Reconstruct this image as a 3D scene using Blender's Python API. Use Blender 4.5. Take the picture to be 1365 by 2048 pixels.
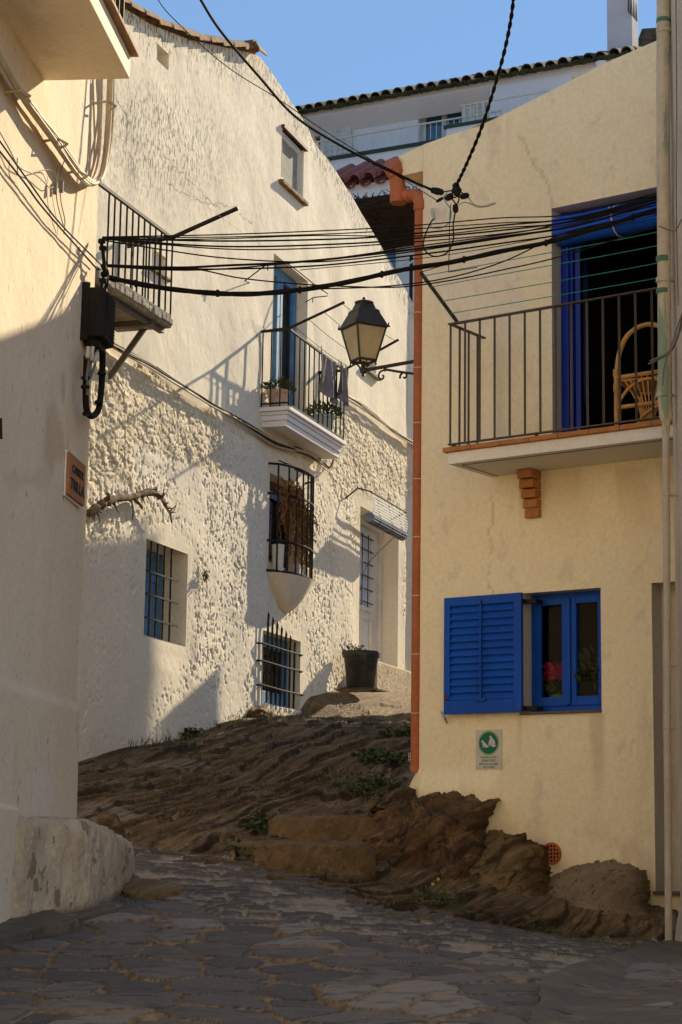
import bpy, bmesh, math, random
import numpy as np
from mathutils import Vector, Matrix
random.seed(7)
for o in list(bpy.data.objects): bpy.data.objects.remove(o)
SC = bpy.context.scene; C = SC.collection
# ---------------------------------------------------------------- camera
FPX = 3900.; PITCH = math.atan(.1744); ROLL = math.radians(.8)
_F = np.array([0, math.cos(PITCH), math.sin(PITCH)]); _U0 = np.array([0, -math.sin(PITCH), math.cos(PITCH)]); _R0 = np.array([1., 0, 0])
_R = math.cos(ROLL)*_R0+math.sin(ROLL)*_U0; _U = -math.sin(ROLL)*_R0+math.cos(ROLL)*_U0
cam = bpy.data.objects.new('camera', bpy.data.cameras.new('camera')); C.objects.link(cam); SC.camera = cam
cam.data.sensor_fit = 'VERTICAL'; cam.data.sensor_height = 36.; cam.data.lens = FPX/2048*36.
cam.data.clip_start = .1; cam.data.clip_end = 2000
m = Matrix(((_R[0], _U[0], -_F[0], 0), (_R[1], _U[1], -_F[1], 0), (_R[2], _U[2], -_F[2], 0), (0, 0, 0, 1)))
cam.matrix_world = m
# ---------------------------------------------------------------- light
SUN_AZ, SUN_EL = math.radians(31.6), math.radians(29.0)
SD = np.array([math.sin(SUN_AZ)*math.cos(SUN_EL), math.cos(SUN_AZ)*math.cos(SUN_EL), math.sin(SUN_EL)])
world = bpy.data.worlds.new('World'); SC.world = world; world.use_nodes = True
nt = world.node_tree; bg = nt.nodes['Background']; sky = nt.nodes.new('ShaderNodeTexSky'); sky.sky_type = 'NISHITA'
sky.sun_disc = False; sky.sun_elevation = SUN_EL; sky.sun_rotation = SUN_AZ
sky.air_density = 1.15; sky.dust_density = .05; sky.ozone_density = 2.5; sky.altitude = 200
_sc = nt.nodes.new('ShaderNodeVectorMath'); _sc.operation = 'SCALE'; _sc.inputs['Scale'].default_value = .15; nt.links.new(sky.outputs[0], _sc.inputs[0])
_g = nt.nodes.new('ShaderNodeVectorMath'); _g.operation = 'POWER'; _g.inputs[1].default_value = (.2, .35, .4); nt.links.new(_sc.outputs[0], _g.inputs[0])
_hs = nt.nodes.new('ShaderNodeVectorMath'); _hs.operation = 'MULTIPLY'; _hs.inputs[1].default_value = (.375, .665, 1.); nt.links.new(_g.outputs[0], _hs.inputs[0])
nt.links.new(_hs.outputs[0], bg.inputs[0]); bg.inputs[1].default_value = .292
sl = bpy.data.lights.new('sun', 'SUN'); sl.energy = 3.1; sl.angle = math.radians(.5); sl.color = (1., .85, .60)
so = bpy.data.objects.new('sun', sl); C.objects.link(so); so.rotation_euler = Vector(SD).to_track_quat('Z', 'Y').to_euler()
so.location = (0, 0, 30)
vs = SC.view_settings; vs.view_transform = 'Standard'; vs.look = 'None'; vs.gamma = 1; vs.exposure = 1.48
SC.cycles.max_bounces = 8; SC.cycles.diffuse_bounces = 5
# ---------------------------------------------------------------- pixel <-> world helpers (used only to measure the place)
def ray(x, y): return _F+(x-682.5)/FPX*_R+(1024-y)/FPX*_U
def at(x, y, Y): r = ray(x, y); return r*Y/r[1]
def proj(P):
    P = np.asarray(P, float); d = P@_F
    return 682.5+FPX*(P@_R)/d, 1024-FPX*(P@_U)/d
class Frame:
    def __init__(s, O, ang, side):
        s.O = np.array([O[0], O[1], 0.]); a = math.radians(ang); s.t = np.array([math.sin(a), math.cos(a), 0])
        s.n = np.array([s.t[1], -s.t[0], 0])*side; s.side = side
    def hit(s, x, y, off=0.):
        r = ray(x, y); return r*(((s.O+s.n*off)@s.n)/(r@s.n))
    def sz(s, x, y, off=0.):
        P = s.hit(x, y, off); return float((P-s.O)@s.t), float(P[2])
    def so(s, x, y, z):     # point at height z under a pixel -> s, off
        r = ray(x, y); P = r*(z/r[2]); return float((P-s.O)@s.t), float((P-s.O)@s.n)
    def S(s, x, y, off=0.): return s.sz(x, y, off)[0]
    def Z(s, x, y, off=0.): return s.sz(x, y, off)[1]
    def offat(s, x, y, a):   # how far out from the wall the point under a pixel is, for a known position along the wall
        lo, hi = -1., 4.
        f = lambda o: s.S(x, y, o)-a
        for _ in range(40):
            mid = (lo+hi)/2
            if (f(lo) > 0) == (f(mid) > 0): lo = mid
            else: hi = mid
        return lo
    def w(s, a, o, z): return s.O+s.t*a+s.n*o+np.array([0, 0, z])
    def rect(s, x0, y0, x1, y1, off=0.):
        a, b = s.sz(x0, y0, off), s.sz(x1, y1, off); return min(a[0], b[0]), max(a[0], b[0]), min(a[1], b[1]), max(a[1], b[1])
class World0:
    def w(s, a, o, z): return np.array([a, o, z], float)
WO = World0()
w0 = at(300, 1000, 21.5); W = Frame(w0[:2], 18.5, 1)
y0 = at(897, 800, 15.6); _yp = Frame(y0[:2], -54, -1); yf = _yp.O-_yp.n*.65; Y = Frame(yf[:2], -54, -1)
l0 = at(163, 1300, 12.4); L = Frame(l0[:2], 5.4, 1)
b0 = at(1265, 300, 40.); B = Frame(b0[:2], -63, -1)
a0 = at(750, 450, 33.); A = Frame(a0[:2], -63, -1)
R = Frame((2.42, 13.95), 0.6, -1)
# ---------------------------------------------------------------- numpy noise
def _h(ix, iy, seed):
    n = (ix.astype(np.int64)*374761393+iy.astype(np.int64)*668265263+seed*2147483647) & 0xffffffff
    n = ((n ^ (n >> 13))*1274126177) & 0xffffffff; n = ((n ^ (n >> 16))*2246822519) & 0xffffffff
    return ((n ^ (n >> 15)) & 0xffffff)/float(0xffffff)
def vnoise(x, y, seed=0):
    x = np.asarray(x, float); y = np.asarray(y, float)
    ix = np.floor(x); iy = np.floor(y); fx = x-ix; fy = y-iy; fx = fx*fx*(3-2*fx); fy = fy*fy*(3-2*fy)
    a = _h(ix, iy, seed); b = _h(ix+1, iy, seed); c = _h(ix, iy+1, seed); d = _h(ix+1, iy+1, seed)
    return (a*(1-fx)+b*fx)*(1-fy)+(c*(1-fx)+d*fx)*fy
def fbm(x, y, seed=0, o=4, g=.5):
    t = 0; a = 1.; n = 0
    for i in range(o):
        t = t+a*vnoise(x*2**i+i*17.3, y*2**i-i*9.1, seed+i*7); n += a; a *= g
    return t/n
def worley(x, y, seed=0, jit=.9):
    ix = np.floor(x); iy = np.floor(y); F1 = np.full(x.shape, 9.); F2 = np.full(x.shape, 9.); idr = np.zeros(x.shape)
    cx = np.zeros(x.shape); cy = np.zeros(x.shape)
    for dx in (-1, 0, 1):
        for dy in (-1, 0, 1):
            gx = ix+dx; gy = iy+dy; px = gx+.5+(_h(gx, gy, seed)-.5)*jit; py = gy+.5+(_h(gx, gy, seed+51)-.5)*jit
            d = np.hypot(px-x, py-y); r = _h(gx, gy, seed+99); m1 = d < F1
            F2 = np.where(m1, F1, np.minimum(F2, d)); idr = np.where(m1, r, idr); cx = np.where(m1, px, cx); cy = np.where(m1, py, cy)
            F1 = np.where(m1, d, F1)
    return F1, F2, idr, x-cx, y-cy
def sstep(a, b, x): t = np.clip((x-a)/(b-a), 0, 1); return t*t*(3-2*t)
# ---------------------------------------------------------------- materials
def _mix(nt, fac, a, b):
    n = nt.nodes.new('ShaderNodeMix'); n.data_type = 'RGBA'
    for i, v in ((0, fac), (6, a), (7, b)):
        if hasattr(v, 'links'): nt.links.new(v, n.inputs[i])
        elif v is not None: n.inputs[i].default_value = (*v, 1) if i > 0 else v
    return n.outputs[2]
def _noise(nt, co, scale, detail=4, rough=.55, dist=0., rot=None):
    m = nt.nodes.new('ShaderNodeMapping'); nt.links.new(co, m.inputs[0])
    if not hasattr(scale, '__len__'): scale = (scale,)*3
    if rot:
        r = nt.nodes.new('ShaderNodeVectorRotate'); r.rotation_type = 'EULER_XYZ'; r.inputs['Rotation'].default_value = rot
        nt.links.new(co, r.inputs['Vector']); nt.links.new(r.outputs[0], m.inputs[0])
    m.inputs['Scale'].default_value = scale
    n = nt.nodes.new('ShaderNodeTexNoise'); n.inputs['Scale'].default_value = 1; n.inputs['Detail'].default_value = detail
    n.inputs['Roughness'].default_value = rough; n.inputs['Distortion'].default_value = dist
    nt.links.new(m.outputs[0], n.inputs['Vector']); return n.outputs[0]
def _range(nt, v, lo, hi):
    n = nt.nodes.new('ShaderNodeMapRange'); n.interpolation_type = 'SMOOTHSTEP'; n.inputs[1].default_value = lo; n.inputs[2].default_value = hi
    nt.links.new(v, n.inputs[0]); return n.outputs[0]
def _mul(nt, a, b):
    n = nt.nodes.new('ShaderNodeMath'); n.operation = 'MULTIPLY'
    for i, v in enumerate((a, b)):
        if hasattr(v, 'links'): nt.links.new(v, n.inputs[i])
        else: n.inputs[i].default_value = v
    return n.outputs[0]
def _attr(nt, name): n = nt.nodes.new('ShaderNodeAttribute'); n.attribute_name = name; return n.outputs['Fac']
MATS = {}
def pmat(name, c, c2=None, vs=3., rough=.8, metal=0., spec=.3, bump=(), stains=(), attrs=(), rot=None, vlo=.35, vhi=.65, sheen=0., coat=0., grain=.22, gs=28.):
    """procedural surface: base colour drifting to c2, stain layers (colour, scale, lo, hi[, attribute]), noise bumps (scale, strength, distance)"""
    m = bpy.data.materials.new(name); MATS[name] = m; m.use_nodes = True; nt = m.node_tree; b = nt.nodes['Principled BSDF']
    co = nt.nodes.new('ShaderNodeTexCoord').outputs['Object']
    b.inputs['Roughness'].default_value = rough; b.inputs['Metallic'].default_value = metal; b.inputs['Specular IOR Level'].default_value = spec
    b.inputs['Coat Weight'].default_value = coat
    col = None
    if c2 is None: c2 = tuple(v*.82 for v in c)
    col = _mix(nt, _range(nt, _noise(nt, co, vs, 5, .6, 0., rot), vlo, vhi), c, c2)
    for at_, cc, amt in attrs: col = _mix(nt, _mul(nt, _attr(nt, at_), amt), col, cc)
    for st in stains:
        f = _range(nt, _noise(nt, co, st[1], 6, .62, .2, rot), st[2], st[3])
        if len(st) > 4 and st[4]: f = _mul(nt, f, _attr(nt, st[4]))
        if len(st) > 5: f = _mul(nt, f, st[5])
        col = _mix(nt, f, col, st[0])
    if grain: col = _mix(nt, _mul(nt, _range(nt, _noise(nt, co, gs, 4, .7), .35, .7), grain), col, tuple(v*.55 for v in c2))
    nt.links.new(col, b.inputs['Base Color'])
    prev = None
    for sc, stg, dist in bump:
        n = nt.nodes.new('ShaderNodeBump'); n.inputs['Strength'].default_value = stg; n.inputs['Distance'].default_value = dist
        nt.links.new(_noise(nt, co, sc, 5, .6, 0., rot), n.inputs['Height'])
        if prev is not None: nt.links.new(prev, n.inputs['Normal'])
        prev = n.outputs[0]
    if prev is not None: nt.links.new(prev, b.inputs['Normal'])
    return m
M = MATS
pmat('limewash', (.85, .76, .60), (.79, .695, .54), .9, .9, spec=.15, bump=((22, .22, .006), (90, .2, .003)),
     stains=(((.50, .44, .35), (1.3, 1.3, .35), .58, .75, None, .6), ((.56, .43, .26), (2.2, 2.2, .8), .66, .76, None, .6),
             ((.13, .12, .10), (30, 30, 11), .46, .62, 'mold', .9), ((.22, .21, .19), (60, 60, 18), .60, .72, None, .5),
             ((.62, .50, .30), (14, 14, 14), .35, .6, 'stone', .75)),
     attrs=(('crev', (.42, .34, .22), .8), ('patch', (.62, .55, .44), .8), ('crack', (.14, .12, .10), .8)))
pmat('limewash_plain', (.80, .72, .58), (.74, .66, .52), 1, .9)
pmat('cream_render', (.80, .66, .475), (.74, .60, .42), .8, .9, spec=.15, bump=((14, .25, .02), (70, .25, .006)),
     stains=(((.60, .42, .26), (3, 3, .7), .60, .74, None, .55), ((.78, .73, .66), (1.2, 1.2, .8), .55, .7, None, .5), ((.14, .11, .08), (18, 18, 6), .655, .70, None, .8), ((.45, .36, .25), (40, 40, 30), .60, .68, None, .6)),
     attrs=(('patch', (.60, .43, .26), .7), ('crack', (.12, .10, .07), .85)))
pmat('old_render_block', (.56, .46, .33), (.45, .36, .25), 5, .92, spec=.1, bump=((18, .7, .03), (60, .5, .01)),
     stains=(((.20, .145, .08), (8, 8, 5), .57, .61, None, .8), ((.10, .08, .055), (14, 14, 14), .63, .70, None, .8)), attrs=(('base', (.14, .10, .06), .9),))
pmat('yellow_render', (.91, .78, .51), (.87, .73, .465), .9, .9, spec=.15, bump=((45, .35, .008), (130, .3, .004)),
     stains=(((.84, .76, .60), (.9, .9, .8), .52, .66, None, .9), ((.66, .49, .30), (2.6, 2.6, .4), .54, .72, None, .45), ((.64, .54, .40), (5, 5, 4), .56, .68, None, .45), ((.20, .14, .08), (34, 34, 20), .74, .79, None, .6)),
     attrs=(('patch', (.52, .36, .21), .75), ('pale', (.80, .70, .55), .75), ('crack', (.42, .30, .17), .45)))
pmat('grey_plaster', (.66, .58, .46), (.58, .50, .39), 2, .9, spec=.15, bump=((60, .5, .01), (160, .4, .004)), stains=(((.35, .29, .22), (30, 30, 30), .58, .7, None, .5),))
pmat('jamb_grey', (.60, .55, .50), (.54, .49, .44), 2, .85, bump=((60, .2, .005),))
pmat('white_render', (.84, .81, .80), (.79, .76, .75), .7, .85, spec=.2, bump=((60, .15, .005),), stains=(((.55, .50, .44), (1.5, 1.5, .4), .62, .8, None, .4),))
pmat('soffit_white', (.82, .78, .69), (.76, .71, .62), 1.5, .85, bump=((40, .2, .008),), stains=(((.25, .17, .10), (5, 5, 5), .68, .74, None, .7),))
pmat('soffit_warm', (.86, .74, .55), (.80, .68, .50), 1.5, .85, bump=((40, .2, .008),), stains=(((.25, .17, .09), (3, 9, 9), .68, .74, None, .7), ((.60, .48, .32), (2, 2, 2), .55, .7, None, .5)))
pmat('tile_tan', (.40, .24, .14), (.32, .18, .10), 6, .85)
pmat('old_tile', (.26, .135, .06), (.17, .09, .045), 3.5, .9, bump=((30, .6, .01),), stains=(((.33, .20, .06), (9, 9, 9), .5, .6, None, .8), ((.06, .045, .03), (7, 7, 7), .54, .64, None, .9)))
pmat('mossy_tile', (.15, .10, .07), (.10, .075, .05), 2.5, .95, bump=((25, .7, .015),), stains=(((.05, .07, .02), (4, 4, 4), .48, .58, None, .9), ((.34, .14, .07), (1.3, 1.3, 1.3), .62, .66, None, .9)))
pmat('moss', (.045, .06, .018), (.07, .055, .025), 5, 1., bump=((40, 1, .02),))
pmat('red_tile', (.36, .115, .075), (.28, .085, .06), 3, .85, bump=((30, .3, .008),), stains=(((.16, .09, .07), (8, 8, 8), .58, .68, None, .7),))
pmat('terracotta', (.46, .135, .045), (.38, .108, .036), 4, .6, bump=((50, .15, .004),), stains=(((.62, .33, .17), (10, 10, 2), .62, .78, None, .6), ((.30, .09, .04), (5, 5, 2), .6, .75, None, .6)))
pmat('mortar', (.66, .46, .30), (.56, .38, .24), 20, .9, bump=((70, .4, .004),))
pmat('brick_orange', (.46, .19, .06), (.38, .15, .048), 12, .85, bump=((70, .5, .004),), stains=(((.30, .12, .05), (25, 25, 25), .6, .72, None, .6),))
pmat('black_iron', (.020, .017, .014), (.035, .027, .02), 10, .65, spec=.12, bump=((80, .2, .002),), stains=(((.10, .05, .025), (18, 18, 18), .62, .72, None, .5),))
pmat('brown_iron', (.085, .068, .052), (.07, .055, .042), 12, .5, metal=.2, bump=((90, .15, .002),))
pmat('black_plastic', (.014, .012, .010), (.02, .017, .013), 8, .6, spec=.12, bump=((40, .1, .002),))
pmat('cable_black', (.012, .010, .008), (.02, .016, .012), 6, .75, spec=.08)
pmat('cable_beige', (.55, .45, .30), (.44, .35, .22), 6, .75, bump=((60, .3, .003),), stains=(((.16, .12, .08), (12, 12, 12), .64, .72, None, .7),))
pmat('cable_grey', (.24, .21, .17), (.14, .12, .10), 6, .8)
pmat('cable_white', (.62, .58, .50), (.5, .46, .38), 6, .6)
pmat('cable_blue', (.10, .30, .42), None, 6, .6)
pmat('cord_green', (.02, .28, .20), None, 6, .6)
pmat('blue_paint', (.002, .075, .43), (.002, .06, .36), 2.5, .5, spec=.2, bump=((60, .12, .003),), stains=(((.02, .10, .52), (9, 9, 2), .6, .75, None, .5), ((.003, .03, .22), (20, 20, 4), .66, .76, None, .4)))
pmat('blue_deep', (.004, .03, .30), (.004, .025, .24), 3, .45)
pmat('blue_old', (.07, .19, .36), (.10, .25, .42), 5, .6, bump=((50, .3, .004),), stains=(((.30, .36, .40), (18, 18, 4), .62, .72, None, .6), ((.05, .09, .13), (14, 14, 4), .62, .72, None, .6)))
pmat('blue_canvas', (.006, .10, .60), (.005, .08, .5), 3, .75, bump=((50, .15, .004),))
pmat('green_dark', (.03, .06, .045), None, 6, .6)
pmat('white_paint', (.72, .68, .60), (.62, .58, .50), 5, .6, bump=((60, .2, .003),), stains=(((.25, .21, .16), (16, 16, 5), .64, .72, None, .6),))
pmat('blue_white', (.62, .66, .74), (.54, .58, .66), 1.5, .6)
pmat('curtain', (.33, .33, .27), (.26, .26, .215), 8, .9)
pmat('dark_room', (.012, .009, .008), None, 2, 1.)  # near-black colour puts the darkness of unlit rooms and hollows into the surface
pmat('brown_wood', (.12, .06, .03), (.08, .04, .02), (20, 20, 3), .7, bump=((60, .4, .004),))
pmat('concrete', (.34, .31, .25), (.26, .235, .185), 6, .95, bump=((30, .6, .015), (90, .5, .006)), stains=(((.50, .42, .27), (5, 5, 5), .56, .66, None, .8), ((.10, .09, .07), (9, 9, 9), .60, .70, None, .8)))
pmat('slate_sill', (.10, .08, .065), (.14, .11, .09), 10, .7, bump=((50, .4, .005),))
pmat('rock_slope', (.235, .145, .056), (.14, .087, .035), (12, .9, 6), .88, spec=.25, rot=(0, 0, math.radians(20)), bump=(((34, 3, 34), .9, .03), ((90, 10, 90), .8, .015), ((200, 100, 200), .6, .008)),
     stains=(((.34, .24, .13), (16, 1.2, 9), .54, .66, None, .65), ((.14, .112, .08), (3, .8, 3), .55, .68, None, .6), ((.04, .026, .016), (30, 2, 16), .56, .66, None, .8), ((.19, .09, .04), (2.2, .8, 2.2), .62, .72, None, .5), ((.035, .055, .014), (3, 3, 3), .62, .70, None, .65)),
     attrs=(('top', (.25, .175, .095), .55), ('mortar', (.27, .20, .125), .9), ('lyr', (.022, .014, .008), .85)))
pmat('rock_brown', (.165, .092, .038), (.10, .058, .027), 2.5, .8, spec=.3, rot=(.5, .3, .2), bump=(((10, 34, 34), .9, .035), ((60, 60, 60), .6, .012)),
     stains=(((.27, .165, .07), (3, 9, 9), .55, .66, None, .8), ((.030, .018, .012), (4, 14, 14), .56, .66, None, .85), ((.17, .065, .025), (2.5, 2.5, 2.5), .58, .70, None, .5)), attrs=(('lyr', (.018, .010, .006), .8),))
pmat('rock_ochre', (.25, .165, .068), (.16, .105, .046), 3, .85, spec=.25, rot=(.4, .3, .3), bump=(((9, 30, 30), .9, .035), ((60, 60, 60), .6, .012)),
     stains=(((.28, .20, .10), (4, 10, 10), .55, .66, None, .7), ((.06, .042, .024), (5, 16, 16), .55, .64, None, .85), ((.19, .08, .03), (2.5, 2.5, 2.5), .60, .72, None, .5)), attrs=(('lyr', (.035, .020, .010), .75),))
pmat('rock_cement', (.29, .22, .13), (.22, .16, .095), 4, .95, spec=.15, bump=((26, .8, .03), (80, .6, .01)), stains=(((.08, .055, .03), (22, 22, 22), .58, .66, None, .9), ((.33, .24, .14), (9, 9, 9), .58, .7, None, .5)))
pmat('step_earth', (.175, .115, .06), (.12, .08, .042), 5, .95, spec=.15, bump=((22, .6, .03), (80, .6, .01)), stains=(((.26, .20, .13), (8, 8, 8), .58, .7, None, .6), ((.06, .045, .025), (14, 14, 14), .58, .68, None, .7)))
def flag_material(name, ca, cb, cj):
    m = bpy.data.materials.new(name); M[name] = m; m.use_nodes = True; nt = m.node_tree; b = nt.nodes['Principled BSDF']
    co = nt.nodes.new('ShaderNodeTexCoord').outputs['Object']
    r = nt.nodes.new('ShaderNodeValToRGB'); nt.links.new(_attr(nt, 'rnd'), r.inputs[0]); e = r.color_ramp.elements
    e[0].color = (*ca, 1); e[1].color = (*cb, 1); e2 = r.color_ramp.elements.new(.82); e2.color = (*[(x+y)/2 for x, y in zip(ca, cb)], 1)
    col = _mix(nt, _range(nt, _noise(nt, co, (6, 11, 6), 6, .7), .48, .68), r.outputs[0], tuple(v*.62 for v in ca))
    col = _mix(nt, _mul(nt, _range(nt, _noise(nt, co, (3, 3, 3), 6, .65), .54, .72), .3), col, tuple(v*1.1 for v in cj))
    col = _mix(nt, _range(nt, _noise(nt, co, (60, 60, 60), 4, .6), .62, .72), col, tuple(v*1.5 for v in cb))
    jc = _mix(nt, _range(nt, _noise(nt, co, (16, 16, 16), 5, .65), .4, .65), cj, tuple(v*.5 for v in cj))
    col = _mix(nt, _attr(nt, 'joint'), col, jc); nt.links.new(col, b.inputs['Base Color'])
    b.inputs['Roughness'].default_value = .72; b.inputs['Specular IOR Level'].default_value = .3
    col = _mix(nt, _mul(nt, _attr(nt, 'gap'), .8), col, (.022, .016, .010)); nt.links.new(col, b.inputs['Base Color'])  # dark line at stone edges: gap dirt and its thin shadow, in colour
    p = None
    for sc, st, d in (((12, 22, 12), .6, .012), ((70, 110, 70), .5, .006)):
        n = nt.nodes.new('ShaderNodeBump'); n.inputs['Strength'].default_value = st; n.inputs['Distance'].default_value = d
        nt.links.new(_noise(nt, co, sc, 5, .6), n.inputs['Height'])
        if p is not None: nt.links.new(p, n.inputs['Normal'])
        p = n.outputs[0]
    nt.links.new(p, b.inputs['Normal'])
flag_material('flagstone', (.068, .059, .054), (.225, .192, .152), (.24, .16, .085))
flag_material('cobble', (.040, .036, .034), (.095, .082, .068), (.33, .255, .17))
pmat('leaf_green', (.045, .085, .018), (.085, .10, .025), 30, .6, spec=.3)
pmat('weed_green', (.030, .070, .014), (.075, .085, .022), 30, .7)
pmat('leaf_olive', (.09, .085, .02), (.05, .06, .015), 30, .6)
pmat('dry_brown', (.36, .18, .055), (.20, .09, .03), 20, .85, stains=(((.42, .23, .08), (30, 30, 30), .56, .66, None, .8),))
pmat('vine_bark', (.14, .085, .04), (.08, .05, .025), 20, .95, bump=((60, 1, .01),), stains=(((.28, .19, .09), (30, 30, 30), .55, .65, None, .8),))
pmat('brushwood', (.030, .017, .010), (.055, .028, .014), 12, 1.)
pmat('magenta_petal', (.75, .03, .16), (.6, .02, .12), 20, .6)
pmat('yellow_petal', (.75, .50, .04), None, 20, .6)
pmat('lime_pot', (.16, .55, .03), None, 5, .4)
pmat('pot_pink', (.55, .36, .25), (.62, .48, .37), 14, .85, bump=((60, .4, .006),), stains=(((.48, .15, .10), (22, 22, 22), .55, .65, None, .8),))
pmat('pot_grey', (.46, .49, .50), (.40, .43, .44), 6, .7)
pmat('pot_black', (.022, .020, .018), (.05, .043, .034), 4, .55, bump=((40, .2, .005),), stains=(((.20, .15, .09), (7, 7, 4), .55, .7, None, .5),))
pmat('towel', (.25, .21, .20), (.18, .155, .15), 10, 1., bump=((180, .8, .004),))
pmat('rattan', (.66, .37, .11), (.52, .26, .07), 9, .5, bump=((60, .2, .004),), stains=(((.20, .09, .03), (25, 25, 25), .62, .72, None, .7),))
pmat('sign_white', (.62, .57, .50), (.56, .51, .43), 12, .6)
pmat('sign_green', (.008, .16, .085), None, 12, .6)
pmat('sign_lime', (.40, .47, .17), None, 12, .6)
pmat('sign_cyan', (.18, .52, .50), None, 12, .6)
pmat('sign_tile', (.43, .19, .075), (.36, .155, .06), 14, .75, bump=((60, .3, .004),))
pmat('letter_dark', (.040, .028, .022), None, 12, .8)
pmat('pipe_cream', (.60, .51, .36), (.52, .44, .30), 6, .6, bump=((40, .1, .003),), stains=(((.16, .28, .20), (9, 9, 1.1), .54, .62, None, .8),))
pmat('pipe_green', (.10, .20, .14), None, 8, .6)
pmat('pipe_white', (.56, .49, .39), (.50, .43, .34), 6, .55)
pmat('chimney_white', (.72, .66, .64), (.66, .60, .58), 2, .85)
pmat('lamp_iron', (.035, .033, .028), (.055, .05, .042), 12, .5, metal=.2, bump=((60, .2, .003),))
pmat('metal_bright', (.6, .6, .6), None, 6, .35, metal=.9)
pmat('blind_slat', (.08, .10, .15), (.22, .24, .28), (3, 3, 40), .6)
pmat('yellow_box', (.62, .38, .05), (.25, .35, .55), 25, .6, vlo=.5, vhi=.52)
def lamp_glass():
    m = bpy.data.materials.new('frosted_glass'); M['frosted_glass'] = m; m.use_nodes = True; nt = m.node_tree; o = nt.nodes['Material Output']
    b = nt.nodes['Principled BSDF']; co = nt.nodes.new('ShaderNodeTexCoord').outputs['Object']
    c = _mix(nt, _range(nt, _noise(nt, co, 6, 4), .35, .7), (.78, .70, .50), (.70, .61, .41)); nt.links.new(c, b.inputs['Base Color']); b.inputs['Roughness'].default_value = .3
    t = nt.nodes.new('ShaderNodeBsdfTranslucent'); nt.links.new(c, t.inputs[0]); mx = nt.nodes.new('ShaderNodeMixShader'); mx.inputs[0].default_value = .5
    nt.links.new(b.outputs[0], mx.inputs[1]); nt.links.new(t.outputs[0], mx.inputs[2]); nt.links.new(mx.outputs[0], o.inputs[0])
lamp_glass()
def clear_glass(name, tint, refl):
    m = bpy.data.materials.new(name); M[name] = m; m.use_nodes = True; nt = m.node_tree; o = nt.nodes['Material Output']; nt.nodes.remove(nt.nodes['Principled BSDF'])
    t = nt.nodes.new('ShaderNodeBsdfTransparent'); t.inputs[0].default_value = (*tint, 1); g = nt.nodes.new('ShaderNodeBsdfGlossy'); g.inputs['Roughness'].default_value = .03
    fr = nt.nodes.new('ShaderNodeFresnel'); fr.inputs[0].default_value = refl; mx = nt.nodes.new('ShaderNodeMixShader')
    nt.links.new(fr.outputs[0], mx.inputs[0]); nt.links.new(t.outputs[0], mx.inputs[1]); nt.links.new(g.outputs[0], mx.inputs[2]); nt.links.new(mx.outputs[0], o.inputs[0])
clear_glass('window_glass', (.8, .8, .78), 1.14)
pmat('sky_reflect_glass', (.05, .14, .22), (.04, .11, .18), .8, .08, spec=.8)  # blue sky reflection painted into the pane colour
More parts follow.
